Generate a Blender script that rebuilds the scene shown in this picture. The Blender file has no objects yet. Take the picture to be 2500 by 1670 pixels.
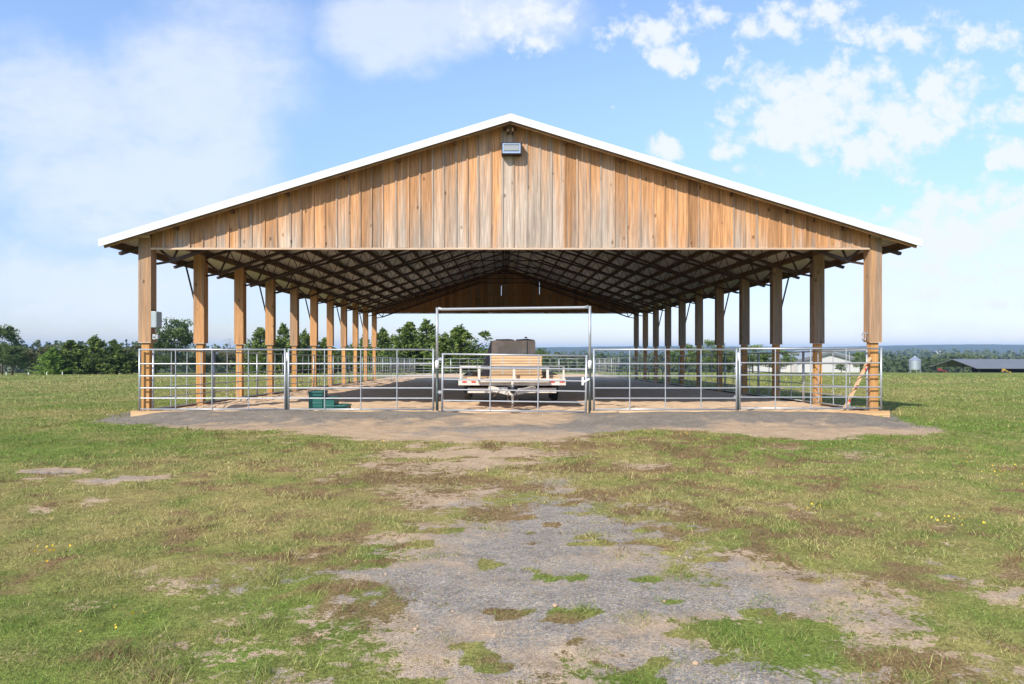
import bpy, math, random
import numpy as np
from mathutils import Vector, Matrix
R = math.radians
random.seed(7)
SC = bpy.context.scene
COL = SC.collection
# ------------------------------------------------------------------ camera
FPX = 1667.0
CAMX, CAMY, CAMZ = -0.19, -17.1, 1.70
cd = bpy.data.cameras.new("camera"); cam = bpy.data.objects.new("camera", cd); COL.objects.link(cam)
cam.location = (CAMX, CAMY, CAMZ); cam.rotation_euler = (R(90), 0, 0)
cd.sensor_width = 36.0; cd.lens = 24.0; cd.clip_start = 0.1; cd.clip_end = 30000
cd.shift_x = 23 / 2500; cd.shift_y = 18 / 2500
SC.camera = cam
SC.view_settings.view_transform = 'Standard'; SC.view_settings.look = 'None'
SC.view_settings.exposure = 0.50; SC.view_settings.gamma = 1.0
# ------------------------------------------------------------------ sun and sky
SUND = Vector((0.73, 1.06, -1.0)).normalized()
SUNEL = math.asin(-SUND.z)
sd = bpy.data.lights.new("sun", 'SUN'); sun = bpy.data.objects.new("sun", sd); COL.objects.link(sun)
sd.energy = 4.3; sd.angle = R(0.5); sd.color = (1.0, 0.935, 0.82)
sun.rotation_euler = SUND.to_track_quat('-Z', 'Y').to_euler()

def blobs(L):
    return [((px - 1227) / FPX, (853 - py) / FPX, rx / FPX, ry / FPX, s) for px, py, rx, ry, s in L]
PUFFS = blobs([(1600, 70, 75, 60, .9), (1625, 120, 70, 60, 1), (1715, 35, 105, 70, .75), (1525, 35, 45, 50, .55), (1620, 365, 55, 48, 1),
    (1300, 110, 90, 60, .75), (1230, 60, 160, 90, .7), (1330, 40, 130, 80, .6), (1475, 85, 40, 40, .5),
    (1745, 188, 60, 38, .7), (1810, 140, 55, 40, .65), (1890, 70, 120, 60, .85), (1990, 20, 130, 60, .8), (2060, 60, 80, 60, .6), (2150, 90, 85, 55, .7), (2240, 110, 90, 55, .7), (2290, 40, 80, 50, .6), (2420, 105, 130, 55, .8),
    (1840, 220, 90, 60, .6), (1950, 225, 140, 80, .9), (2060, 210, 150, 90, 1), (1870, 330, 110, 70, 1), (1960, 300, 150, 100, 1.15), (2070, 290, 120, 80, 1), (2180, 290, 130, 90, 1.05), (2290, 250, 140, 100, 1.05), (2340, 210, 90, 70, .8), (2140, 370, 110, 60, 1), (2230, 340, 110, 60, 1), (1800, 375, 80, 40, .7), (2080, 415, 70, 30, .6),
    (1780, 265, 60, 45, .6), (1770, 325, 70, 45, .6), (2495, 200, 60, 45, .9), (2450, 290, 80, 50, .75), (2480, 360, 80, 55, .9), (1825, 428, 50, 28, .6), (2220, 440, 60, 30, .5),
    (2100, 640, 200, 30, .6), (2350, 650, 220, 34, .7), (2250, 710, 260, 28, .5), (2450, 745, 160, 28, .55), (2060, 560, 90, 22, .5), (2330, 475, 140, 50, .9), (2430, 460, 120, 60, 1), (2150, 515, 90, 32, .65), (2260, 510, 90, 40, .7), (2200, 560, 150, 36, .85), (2330, 580, 200, 60, 1), (2480, 530, 120, 60, .8), (2180, 350, 150, 90, .6), (1530, 245, 25, 18, .4)])
VEILS = blobs([(120, 260, 360, 200, .85), (480, 200, 330, 220, .95), (560, 330, 180, 260, .75), (350, 470, 420, 210, .95), (620, 460, 130, 160, .5), (90, 440, 260, 160, .6), (560, 40, 260, 110, .55),
    (950, 60, 230, 150, .9), (1120, 50, 300, 120, .9), (1250, 30, 240, 130, .8), (60, 90, 120, 60, .3),
    (250, 570, 300, 60, .7), (200, 700, 620, 140, .8), (560, 680, 300, 140, .5), (1200, 800, 900, 90, .25), (2300, 690, 600, 130, 1.0), (2450, 600, 420, 130, .9), (2050, 780, 700, 90, .8), (1950, 380, 560, 300, .12)])

w = bpy.data.worlds.new("World"); SC.world = w; w.use_nodes = True
nt = w.node_tree; N = nt.nodes; L = nt.links
for n in list(N): N.remove(n)
def nd(t, **k):
    n = N.new(t)
    for a, b in k.items(): setattr(n, a, b)
    return n
def mth(op, a, b=None, c=None, clamp=False):
    n = nd('ShaderNodeMath', operation=op); n.use_clamp = clamp
    for i, v in enumerate((a, b, c)):
        if v is None: continue
        if hasattr(v, 'is_linked'): L.new(v, n.inputs[i])
        else: n.inputs[i].default_value = v
    return n.outputs[0]
sky = nd('ShaderNodeTexSky', sky_type='NISHITA'); sky.sun_disc = False
sky.sun_elevation = SUNEL; sky.sun_rotation = math.atan2(-SUND.x, -SUND.y)
sky.air_density = 1.0; sky.dust_density = 0.35; sky.ozone_density = 1.9
tc = nd('ShaderNodeTexCoord'); sx = nd('ShaderNodeSeparateXYZ'); L.new(tc.outputs['Generated'], sx.inputs[0])
yy = mth('MAXIMUM', sx.outputs[1], 0.12)
u = mth('DIVIDE', sx.outputs[0], yy); v = mth('DIVIDE', sx.outputs[2], yy)
cb = nd('ShaderNodeCombineXYZ'); L.new(u, cb.inputs[0]); L.new(v, cb.inputs[1])
# warp the coordinates a little so cloud outlines are ragged
wn = nd('ShaderNodeTexNoise'); wn.inputs['Scale'].default_value = 9; wn.inputs['Detail'].default_value = 6; wn.inputs['Roughness'].default_value = .62
L.new(cb.outputs[0], wn.inputs['Vector'])
ws = nd('ShaderNodeVectorMath', operation='SUBTRACT'); L.new(wn.outputs['Color'], ws.inputs[0]); ws.inputs[1].default_value = (.5, .5, .5)
wm = nd('ShaderNodeVectorMath', operation='SCALE'); L.new(ws.outputs[0], wm.inputs[0]); wm.inputs['Scale'].default_value = 0.10
wa = nd('ShaderNodeVectorMath', operation='ADD'); L.new(cb.outputs[0], wa.inputs[0]); L.new(wm.outputs[0], wa.inputs[1])
def mask(Lst, vec, op):
    acc = None
    for (bu, bv, ru, rv, s) in Lst:
        a = nd('ShaderNodeVectorMath', operation='SUBTRACT'); L.new(vec, a.inputs[0]); a.inputs[1].default_value = (bu, bv, 0)
        b = nd('ShaderNodeVectorMath', operation='MULTIPLY'); L.new(a.outputs[0], b.inputs[0]); b.inputs[1].default_value = (1 / ru, 1 / rv, 0)
        c = nd('ShaderNodeVectorMath', operation='DOT_PRODUCT'); L.new(b.outputs[0], c.inputs[0]); L.new(b.outputs[0], c.inputs[1])
        d = mth('MULTIPLY', c.outputs['Value'], -s, None); d = mth('ADD', d, s); d = mth('MAXIMUM', d, 0.0)
        acc = d if acc is None else (mth(op, acc, d))
    return acc
pm = mask(PUFFS, wa.outputs[0], 'MAXIMUM'); vm = mask(VEILS, wa.outputs[0], 'MAXIMUM')
pn = nd('ShaderNodeTexNoise'); pn.inputs['Scale'].default_value = 23; pn.inputs['Detail'].default_value = 9; pn.inputs['Roughness'].default_value = .62
L.new(cb.outputs[0], pn.inputs['Vector'])
pd_ = mth('MULTIPLY_ADD', pn.outputs['Fac'], 3.4, -1.80); pd_ = mth('ADD', pd_, pm)
pr = nd('ShaderNodeMapRange', interpolation_type='SMOOTHSTEP'); L.new(pd_, pr.inputs['Value']); pr.inputs['From Min'].default_value = .06; pr.inputs['From Max'].default_value = .95
pgate = nd('ShaderNodeMapRange'); L.new(pm, pgate.inputs['Value']); pgate.inputs['From Max'].default_value = .15
pf = mth('MULTIPLY', pr.outputs[0], pgate.outputs[0]); pf = mth('MULTIPLY', pf, .93)
vn = nd('ShaderNodeTexNoise'); vn.inputs['Scale'].default_value = 4.2; vn.inputs['Detail'].default_value = 10; vn.inputs['Roughness'].default_value = .6
vmap = nd('ShaderNodeMapping'); vmap.inputs['Scale'].default_value = (1, 1.9, 1); vmap.inputs['Rotation'].default_value = (0, 0, R(12)); L.new(cb.outputs[0], vmap.inputs[0]); L.new(vmap.outputs[0], vn.inputs['Vector'])
vn2 = nd('ShaderNodeTexNoise'); vn2.inputs['Scale'].default_value = 22; vn2.inputs['Detail'].default_value = 8; vn2.inputs['Roughness'].default_value = .6; vn2.inputs['Distortion'].default_value = .4; L.new(vmap.outputs[0], vn2.inputs['Vector'])
vd = mth('MULTIPLY_ADD', vn.outputs['Fac'], 1.7, -.35); vd = mth('MULTIPLY_ADD', vn2.outputs['Fac'], .8, vd); vd = mth('MULTIPLY', vd, vm); 
vr = nd('ShaderNodeMapRange', interpolation_type='SMOOTHSTEP'); L.new(vd, vr.inputs['Value']); vr.inputs['From Min'].default_value = .0; vr.inputs['From Max'].default_value = .85
vf = mth('MULTIPLY', vr.outputs[0], .66)
tot = mth('SUBTRACT', 1.0, mth('MULTIPLY', mth('SUBTRACT', 1.0, pf), mth('SUBTRACT', 1.0, vf)))
front = nd('ShaderNodeMapRange'); L.new(sx.outputs[1], front.inputs['Value']); front.inputs['From Min'].default_value = .1; front.inputs['From Max'].default_value = .25
tot = mth('MULTIPLY', tot, front.outputs[0])
mixc = nd('ShaderNodeMix', data_type='RGBA'); L.new(tot, mixc.inputs[0]); mixc.inputs[7].default_value = (4.35, 4.6, 5.05, 1)
SKYGAIN = nd('ShaderNodeVectorMath', operation='MULTIPLY'); L.new(sky.outputs[0], SKYGAIN.inputs[0]); SKYGAIN.inputs[1].default_value = (1.30, 1.22, 1.22)
elg = nd('ShaderNodeMapRange', interpolation_type='SMOOTHSTEP'); L.new(sx.outputs[2], elg.inputs['Value']); elg.inputs['From Min'].default_value = 0.0; elg.inputs['From Max'].default_value = .42; elg.inputs['To Min'].default_value = .0; elg.inputs['To Max'].default_value = 1.0
elm = nd('ShaderNodeMix', data_type='VECTOR'); L.new(elg.outputs[0], elm.inputs[0]); elm.inputs[4].default_value = (.46, .50, .64); elm.inputs[5].default_value = (.97, 1.02, 1.07)
SG2 = nd('ShaderNodeVectorMath', operation='MULTIPLY'); L.new(SKYGAIN.outputs[0], SG2.inputs[0]); L.new(elm.outputs[1], SG2.inputs[1])
L.new(SG2.outputs[0], mixc.inputs[6])
bg = nd('ShaderNodeBackground'); bg.inputs[1].default_value = 0.15; L.new(mixc.outputs[2], bg.inputs[0])
wo = nd('ShaderNodeOutputWorld'); L.new(bg.outputs[0], wo.inputs[0])

# ------------------------------------------------------------------ numpy noise
def _h(ix, iy, s):
    n = (ix.astype(np.int64) * 374761393 + iy.astype(np.int64) * 668265263 + s * 1442695041) & 0xffffffff
    n = ((n ^ (n >> 13)) * 1274126177) & 0xffffffff
    n = (n ^ (n >> 16)) & 0xffffffff
    return n / 4294967295.0
def vnoise(x, y, s=0):
    x = np.asarray(x, float); y = np.asarray(y, float)
    ix = np.floor(x); iy = np.floor(y); fx = x - ix; fy = y - iy
    fx = fx * fx * (3 - 2 * fx); fy = fy * fy * (3 - 2 * fy)
    a = _h(ix, iy, s); b = _h(ix + 1, iy, s); c = _h(ix, iy + 1, s); d = _h(ix + 1, iy + 1, s)
    return (a * (1 - fx) + b * fx) * (1 - fy) + (c * (1 - fx) + d * fx) * fy
def fbm(x, y, s=0, o=4):
    t = 0; a = .5; f = 1
    for i in range(o):
        t = t + a * vnoise(x * f + i * 17.3, y * f - i * 9.1, s + i); a *= .5; f *= 2.03
    return t / (1 - .5 ** o)
def sstep(a, b, x):
    t = np.clip((x - a) / (b - a), 0, 1); return t * t * (3 - 2 * t)

# ------------------------------------------------------------------ mesh helpers
class MB:
    def __init__(s): s.v = []; s.f = []; s.t = []; s.w = []; s.val = 0.0
    def add(s, vs, fs, tint=0.0):
        o = len(s.v); s.v += [tuple(p) for p in vs]; s.f += [tuple(i + o for i in f) for f in fs]
        s.t += list(tint) if hasattr(tint, '__len__') else [tint] * len(vs); s.w += [s.val] * len(vs)
    def box(s, x0, x1, y0, y1, z0, z1, tint=0.0):
        vs = [(x0, y0, z0), (x1, y0, z0), (x1, y1, z0), (x0, y1, z0), (x0, y0, z1), (x1, y0, z1), (x1, y1, z1), (x0, y1, z1)]
        s.add(vs, [(0, 3, 2, 1), (4, 5, 6, 7), (0, 1, 5, 4), (1, 2, 6, 5), (2, 3, 7, 6), (3, 0, 4, 7)], tint)
    def beam(s, a, b, w, h, up=(0, 0, 1), tint=0.0):
        a = Vector(a); b = Vector(b); d = (b - a).normalized(); up = Vector(up)
        sd_ = d.cross(up)
        if sd_.length < 1e-4: sd_ = d.cross(Vector((0, 1, 0)))
        sd_.normalize(); u_ = sd_.cross(d).normalized()
        vs = []
        for p in (a, b):
            for i, j in ((-1, -1), (1, -1), (1, 1), (-1, 1)): vs.append(p + sd_ * (w / 2 * i) + u_ * (h / 2 * j))
        s.add(vs, [(0, 1, 2, 3), (7, 6, 5, 4), (0, 4, 5, 1), (1, 5, 6, 2), (2, 6, 7, 3), (3, 7, 4, 0)], tint)
    def tube(s, pts, r, n=8, tint=0.0, cap=True):
        pts = [Vector(p) for p in pts]; rr = r if hasattr(r, '__len__') else [r] * len(pts)
        rings = []
        for i, p in enumerate(pts):
            d = (pts[min(i + 1, len(pts) - 1)] - pts[max(i - 1, 0)]).normalized()
            a = d.cross(Vector((0, 0, 1)))
            if a.length < .05: a = d.cross(Vector((0, 1, 0)))
            a.normalize(); b = d.cross(a)
            rings.append([p + (a * math.cos(2 * math.pi * k / n) + b * math.sin(2 * math.pi * k / n)) * rr[i] for k in range(n)])
        vs = [q for rg in rings for q in rg]; fs = []
        for i in range(len(pts) - 1):
            for k in range(n): fs.append((i * n + k, i * n + (k + 1) % n, (i + 1) * n + (k + 1) % n, (i + 1) * n + k))
        if cap: fs.append(tuple(range(n))[::-1]); fs.append(tuple((len(pts) - 1) * n + k for k in range(n)))
        s.add(vs, fs, tint)
    def lathe(s, prof, c, n=24, tint=0.0, axis='z'):
        vs = []; fs = []
        for (r, z) in prof:
            for k in range(n):
                a = 2 * math.pi * k / n
                if axis == 'z': vs.append((c[0] + r * math.cos(a), c[1] + r * math.sin(a), c[2] + z))
                else: vs.append((c[0] + z, c[1] + r * math.cos(a), c[2] + r * math.sin(a)))
        for i in range(len(prof) - 1):
            for k in range(n):
                f = (i * n + k, i * n + (k + 1) % n, (i + 1) * n + (k + 1) % n, (i + 1) * n + k)
                fs.append(f if axis == 'z' else f[::-1])
        s.add(vs, fs, tint)
    def prism(s, poly, y0, y1, tint=0.0):       # poly of (x,z), counter-clockwise seen from -y
        n = len(poly); vs = [(x, y0, z) for x, z in poly] + [(x, y1, z) for x, z in poly]
        fs = [tuple(range(n)), tuple(range(2 * n - 1, n - 1, -1))] + [((i + 1) % n, i, i + n, (i + 1) % n + n) for i in range(n)]
        s.add(vs, fs, tint)
    def build(s, name, mat, parent=None, smooth=False, bevel=0.0):
        me = bpy.data.meshes.new(name); me.from_pydata(s.v, [], s.f)
        at = me.attributes.new('tint', 'FLOAT', 'POINT'); at.data.foreach_set('value', np.array(s.t, dtype=np.float32))
        aw = me.attributes.new('val', 'FLOAT', 'POINT'); aw.data.foreach_set('value', np.array(s.w, dtype=np.float32))
        me.materials.append(mat)
        if smooth:
            for p in me.polygons: p.use_smooth = len(p.vertices) == 4
        me.update(); o = bpy.data.objects.new(name, me); COL.objects.link(o)
        if bevel:
            m = o.modifiers.new('bevel', 'BEVEL'); m.width = bevel; m.segments = 2; m.limit_method = 'ANGLE'
        if parent: o.parent = parent
        return o
def npmesh(name, V, F, mat, attrs=None, parent=None, smooth=False):
    me = bpy.data.meshes.new(name); V = np.asarray(V, np.float32); F = np.asarray(F, np.int32)
    k = F.shape[1]
    me.vertices.add(len(V)); me.vertices.foreach_set('co', V.ravel())
    me.loops.add(F.size); me.loops.foreach_set('vertex_index', F.ravel())
    me.polygons.add(len(F)); me.polygons.foreach_set('loop_start', np.arange(0, F.size, k, dtype=np.int32))
    me.polygons.foreach_set('loop_total', np.full(len(F), k, np.int32))
    if smooth: me.polygons.foreach_set('use_smooth', np.ones(len(F), bool))
    me.update(calc_edges=True)
    for nme, arr in (attrs or {}).items():
        if arr.ndim == 1:
            a = me.attributes.new(nme, 'FLOAT', 'POINT'); a.data.foreach_set('value', arr.astype(np.float32))
        else:
            a = me.attributes.new(nme, 'FLOAT_COLOR', 'POINT')
            c = np.ones((len(arr), 4), np.float32); c[:, :3] = arr; a.data.foreach_set('color', c.ravel())
    me.materials.append(mat)
    o = bpy.data.objects.new(name, me); COL.objects.link(o)
    if parent: o.parent = parent
    return o
def tag(o, label=None, cat=None, group=None, kind=None):
    if label: o['label'] = label
    if cat: o['category'] = cat
    if group: o['group'] = group
    if kind: o['kind'] = kind
    return o
def empty(name, loc=(0, 0, 0), label=None, cat=None, group=None, rz=0):
    o = bpy.data.objects.new(name, None); COL.objects.link(o); o.location = loc; o.rotation_euler = (0, 0, rz)
    o.empty_display_size = .2
    return tag(o, label, cat, group)
def copy_tree(o, parent=None):
    c = o.copy(); COL.objects.link(c); c.parent = parent
    for ch in list(o.children): copy_tree(ch, c)
    return c

# ------------------------------------------------------------------ materials
def mat(name, color=(.5, .5, .5), rough=.6, metal=0.0, var=0.12, scale=12.0, bump=0.0, spec=.5, detail=4, attr=None, dirt=None):
    m = bpy.data.materials.new(name); m.use_nodes = True; t = m.node_tree; n = t.nodes; b = n['Principled BSDF']
    b.inputs['Roughness'].default_value = rough; b.inputs['Metallic'].default_value = metal
    b.inputs['Specular IOR Level'].default_value = spec
    c = n.new('ShaderNodeTexCoord'); ns = n.new('ShaderNodeTexNoise'); ns.inputs['Scale'].default_value = scale; ns.inputs['Detail'].default_value = detail
    t.links.new(c.outputs['Object'], ns.inputs['Vector'])
    cr = n.new('ShaderNodeMix'); cr.data_type = 'RGBA'; t.links.new(ns.outputs['Fac'], cr.inputs[0])
    cr.inputs[6].default_value = tuple(x * (1 - var) for x in color) + (1,); cr.inputs[7].default_value = tuple(min(1, x * (1 + var)) for x in color) + (1,)
    out = cr.outputs[2]
    if dirt:
        n2 = n.new('ShaderNodeTexNoise'); n2.inputs['Scale'].default_value = dirt[1]; n2.inputs['Detail'].default_value = 6; n2.inputs['Roughness'].default_value = .7
        t.links.new(c.outputs['Object'], n2.inputs['Vector'])
        mr = n.new('ShaderNodeMapRange'); t.links.new(n2.outputs['Fac'], mr.inputs[0]); mr.inputs[1].default_value = dirt[2]; mr.inputs[2].default_value = dirt[2] + .12
        mx = n.new('ShaderNodeMix'); mx.data_type = 'RGBA'; t.links.new(mr.outputs[0], mx.inputs[0]); t.links.new(out, mx.inputs[6]); mx.inputs[7].default_value = dirt[0] + (1,); out = mx.outputs[2]
    t.links.new(out, b.inputs['Base Color'])
    if bump:
        bp = n.new('ShaderNodeBump'); bp.inputs['Strength'].default_value = bump; bp.inputs['Distance'].default_value = .01
        t.links.new(ns.outputs['Fac'], bp.inputs['Height']); t.links.new(bp.outputs[0], b.inputs['Normal'])
    return m
def wood(name, A, B, grain=(26, 26, 1.1), knots=True, base=0.0, rnd=.25, dark=.55):
    """A fresh orange, B weathered grey, on casings also painted shade; 'tint' attribute drives the mix."""
    m = bpy.data.materials.new(name); m.use_nodes = True; t = m.node_tree; n = t.nodes; l = t.links; b = n['Principled BSDF']
    b.inputs['Roughness'].default_value = .8; b.inputs['Specular IOR Level'].default_value = .25
    c = n.new('ShaderNodeTexCoord'); mp = n.new('ShaderNodeMapping'); mp.inputs['Scale'].default_value = grain; l.new(c.outputs['Object'], mp.inputs[0])
    at = n.new('ShaderNodeAttribute'); at.attribute_name = 'tint'
    oi = n.new('ShaderNodeObjectInfo')
    off = n.new('ShaderNodeVectorMath'); off.operation = 'ADD'; l.new(mp.outputs[0], off.inputs[0])
    cmb = n.new('ShaderNodeCombineXYZ'); ml = n.new('ShaderNodeMath'); ml.operation = 'MULTIPLY'; ml.inputs[1].default_value = 37
    l.new(oi.outputs['Random'], ml.inputs[0]); l.new(ml.outputs[0], cmb.inputs[0]); l.new(ml.outputs[0], cmb.inputs[2]); l.new(cmb.outputs[0], off.inputs[1])
    g = n.new('ShaderNodeTexNoise'); g.inputs['Scale'].default_value = 1; g.inputs['Detail'].default_value = 7; g.inputs['Roughness'].default_value = .65; g.inputs['Distortion'].default_value = .25
    l.new(off.outputs[0], g.inputs['Vector'])
    g2 = n.new('ShaderNodeTexNoise'); g2.inputs['Scale'].default_value = .22; g2.inputs['Detail'].default_value = 5; l.new(off.outputs[0], g2.inputs['Vector'])
    f = n.new('ShaderNodeMath'); f.operation = 'MULTIPLY_ADD'; l.new(g2.outputs['Fac'], f.inputs[0]); f.inputs[1].default_value = 2.6; f.inputs[2].default_value = -1.3 + base
    f2 = n.new('ShaderNodeMath'); f2.operation = 'ADD'; f2.use_clamp = True; l.new(f.outputs[0], f2.inputs[0]); l.new(at.outputs['Fac'], f2.inputs[1])
    mx = n.new('ShaderNodeMix'); mx.data_type = 'RGBA'; l.new(f2.outputs[0], mx.inputs[0]); mx.inputs[6].default_value = A + (1,); mx.inputs[7].default_value = B + (1,)
    gr = n.new('ShaderNodeMapRange'); l.new(g.outputs['Fac'], gr.inputs[0]); gr.inputs[1].default_value = .32; gr.inputs[2].default_value = .68; gr.inputs[3].default_value = dark; gr.inputs[4].default_value = 1.18
    hv = n.new('ShaderNodeMix'); hv.data_type = 'RGBA'; hv.blend_type = 'MULTIPLY'; hv.inputs[0].default_value = 1; l.new(mx.outputs[2], hv.inputs[6]); l.new(gr.outputs[0], hv.inputs[7])
    out = hv.outputs[2]
    if knots:
        vm_ = n.new('ShaderNodeMapping'); vm_.inputs['Scale'].default_value = tuple(3.9 if q > 5 else 2.1 for q in grain); l.new(c.outputs['Object'], vm_.inputs[0])
        vo = n.new('ShaderNodeTexVoronoi'); vo.inputs['Scale'].default_value = 1; l.new(vm_.outputs[0], vo.inputs['Vector'])
        kr = n.new('ShaderNodeMapRange'); l.new(vo.outputs['Distance'], kr.inputs[0]); kr.inputs[1].default_value = .05; kr.inputs[2].default_value = .15; kr.inputs[3].default_value = .30; kr.inputs[4].default_value = 1
        kk = n.new('ShaderNodeMix'); kk.data_type = 'RGBA'; kk.blend_type = 'MULTIPLY'; kk.inputs[0].default_value = 1; l.new(out, kk.inputs[6]); l.new(kr.outputs[0], kk.inputs[7]); out = kk.outputs[2]
    fm_ = n.new('ShaderNodeMapping'); fm_.inputs['Scale'].default_value = tuple(q * 3.6 if q > 5 else q * 2.2 for q in grain); l.new(c.outputs['Object'], fm_.inputs[0])
    fn = n.new('ShaderNodeTexNoise'); fn.inputs['Scale'].default_value = 1; fn.inputs['Detail'].default_value = 4; l.new(fm_.outputs[0], fn.inputs['Vector'])
    fr_ = n.new('ShaderNodeMapRange'); l.new(fn.outputs['Fac'], fr_.inputs[0]); fr_.inputs[1].default_value = .3; fr_.inputs[2].default_value = .7; fr_.inputs[3].default_value = .84; fr_.inputs[4].default_value = 1.1
    av_ = n.new('ShaderNodeAttribute'); av_.attribute_name = 'val'
    v1 = n.new('ShaderNodeMath'); v1.operation = 'ADD'; v1.inputs[1].default_value = 1.0; l.new(av_.outputs['Fac'], v1.inputs[0])
    v2 = n.new('ShaderNodeMath'); v2.operation = 'MULTIPLY'; l.new(v1.outputs[0], v2.inputs[0]); l.new(fr_.outputs[0], v2.inputs[1])
    vk = n.new('ShaderNodeMix'); vk.data_type = 'RGBA'; vk.blend_type = 'MULTIPLY'; vk.inputs[0].default_value = 1; l.new(out, vk.inputs[6]); l.new(v2.outputs[0], vk.inputs[7]); out = vk.outputs[2]
    rr = n.new('ShaderNodeMapRange'); l.new(oi.outputs['Random'], rr.inputs[0]); rr.inputs[3].default_value = 1 - rnd; rr.inputs[4].default_value = 1.0
    rk = n.new('ShaderNodeMix'); rk.data_type = 'RGBA'; rk.blend_type = 'MULTIPLY'; rk.inputs[0].default_value = 1; l.new(out, rk.inputs[6]); l.new(rr.outputs[0], rk.inputs[7])
    l.new(rk.outputs[2], b.inputs['Base Color'])
    bp = n.new('ShaderNodeBump'); bp.inputs['Strength'].default_value = .35; bp.inputs['Distance'].default_value = .004; l.new(g.outputs['Fac'], bp.inputs['Height']); l.new(bp.outputs[0], b.inputs['Normal'])
    return m
M = {}
M['gable'] = wood('gable_wood', (.62, .32, .145), (.51, .41, .325))
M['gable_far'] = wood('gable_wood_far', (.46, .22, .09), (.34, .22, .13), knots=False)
M['post'] = wood('post_wood', (.60, .31, .11), (.48, .29, .15), base=-.1, dark=.68, rnd=.25)
M['casing'] = wood('casing_wood', (.56, .30, .135), (.28, .215, .165), base=.0, dark=.66, rnd=.15)
M['lumber'] = wood('lumber_wood', (.66, .43, .24), (.55, .42, .29), grain=(1.1, 26, 26), knots=False, dark=.8)
M['board'] = wood('baseboard_wood', (.62, .38, .18), (.60, .44, .27), grain=(1.0, 20, 20), dark=.75)
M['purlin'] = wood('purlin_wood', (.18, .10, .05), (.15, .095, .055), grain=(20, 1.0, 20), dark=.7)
M['rake'] = wood('rake_wood', (.42, .22, .09), (.36, .22, .12), grain=(1.0, 20, 20), knots=False)
M['trim'] = wood('trim_wood', (.62, .42, .27), (.52, .40, .30), grain=(1.0, 20, 20), knots=False, dark=.8)
M['rust'] = mat('red_primed_steel', (.055, .028, .021), .6, .2, .3, 9, dirt=((.10, .05, .03), 6, .62))
M['black'] = mat('black_steel', (.025, .022, .02), .55, .2, .3, 9)
M['roofw'] = mat('white_roof_metal', (.64, .655, .67), .38, .0, .05, 2, dirt=((.52, .52, .52), 1.3, .66))
M['roofu'] = mat('roof_metal', (.52, .485, .44), .4, .0, .05, 1.5)
M['galv'] = mat('galvanised_tube', (.44, .46, .475), .42, .5, .12, 14, dirt=((.42, .42, .42), 9, .62))
M['trailer'] = mat('weathered_trailer_paint', (.60, .55, .48), .5, 0, .08, 5, dirt=((.36, .27, .19), 3.2, .56))
M['white'] = mat('white_paint', (.78, .77, .74), .4, 0, .05, 5, dirt=((.45, .36, .27), 4.2, .62))
M['tpost'] = mat('dark_green_steel', (.06, .075, .065), .5, .3, .2, 8)
M['green'] = mat('green_plastic', (.012, .105, .085), .42, 0, .15, 4, dirt=((.10, .15, .12), 3.0, .66))
M['ebox'] = mat('grey_enclosure_metal', (.36, .41, .42), .4, .2, .06, 5)
M['grey'] = mat('grey_plastic', (.42, .43, .43), .5, 0, .08, 9)
M['lamp'] = mat('lamp_housing', (.035, .028, .025), .5, .3, .2, 7)
M['glass'] = mat('lamp_lens', (.30, .31, .31), .12, .0, .15, 18)
M['lamprim'] = mat('lamp_reflector', (.55, .57, .58), .15, .7, .05, 7)
M['tyre'] = mat('tyre_rubber', (.018, .018, .02), .85, 0, .3, 12, dirt=((.10, .075, .05), 5, .6))
M['reflector'] = mat('red_reflector', (.62, .03, .02), .3, 0, .1, 20)
M['rustbrown'] = mat('rusty_brown_steel', (.14, .085, .055), .75, .2, .3, 5, dirt=((.07, .055, .05), 3, .52))
M['charcoal'] = mat('brown_sheet_steel', (.46, .34, .235), .7, .0, .25, 3.0, dirt=((.66, .50, .36), 1.7, .50))
M['darkside'] = mat('dark_sheet', (.085, .085, .09), .6, .1, .2, 3.0)
M['bark'] = mat('bark', (.10, .08, .06), .9, 0, .3, 6, bump=.5)
M['barnwall'] = mat('pale_barn_wall', (.52, .50, .48), .6, 0, .04, .4)
M['barnroof'] = mat('grey_barn_roof', (.30, .31, .32), .4, .2, .08, .3)
M['darkroof'] = mat('slate_grey_roof', (.15, .155, .165), .55, .1, .10, .25)
M['dark'] = mat('dark_interior', (.022, .022, .026), .9, 0, .2, .6)
M['silo'] = mat('corrugated_silo_steel', (.50, .53, .56), .35, .7, .1, 1.2)
M['red'] = mat('red_machine_paint', (.26, .03, .022), .5, 0, .15, 1)
M['yellow'] = mat('yellow_machine_paint', (.42, .26, .02), .5, 0, .15, 1)
M['stone'] = mat('stone', (.44, .30, .19), .9, 0, .35, 30, bump=.5)

def leafmat(name, a, b, c):
    m = bpy.data.materials.new(name); m.use_nodes = True; t = m.node_tree; n = t.nodes; l = t.links; bs = n['Principled BSDF']
    bs.inputs['Roughness'].default_value = .65; bs.inputs['Specular IOR Level'].default_value = .25
    at = n.new('ShaderNodeAttribute'); at.attribute_name = 'tint'
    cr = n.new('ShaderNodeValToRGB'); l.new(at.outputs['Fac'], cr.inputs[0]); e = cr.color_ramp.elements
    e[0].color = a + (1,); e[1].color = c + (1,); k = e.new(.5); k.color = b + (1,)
    l.new(cr.outputs[0], bs.inputs['Base Color'])
    tr = n.new('ShaderNodeBsdfTranslucent'); l.new(cr.outputs[0], tr.inputs[0])
    ms = n.new('ShaderNodeMixShader'); ms.inputs[0].default_value = .22; l.new(bs.outputs[0], ms.inputs[1]); l.new(tr.outputs[0], ms.inputs[2])
    l.new(ms.outputs[0], n['Material Output'].inputs[0])
    return m
M['cedar'] = leafmat('cedar_foliage', (.06, .105, .026), (.145, .205, .045), (.28, .34, .08))
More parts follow.
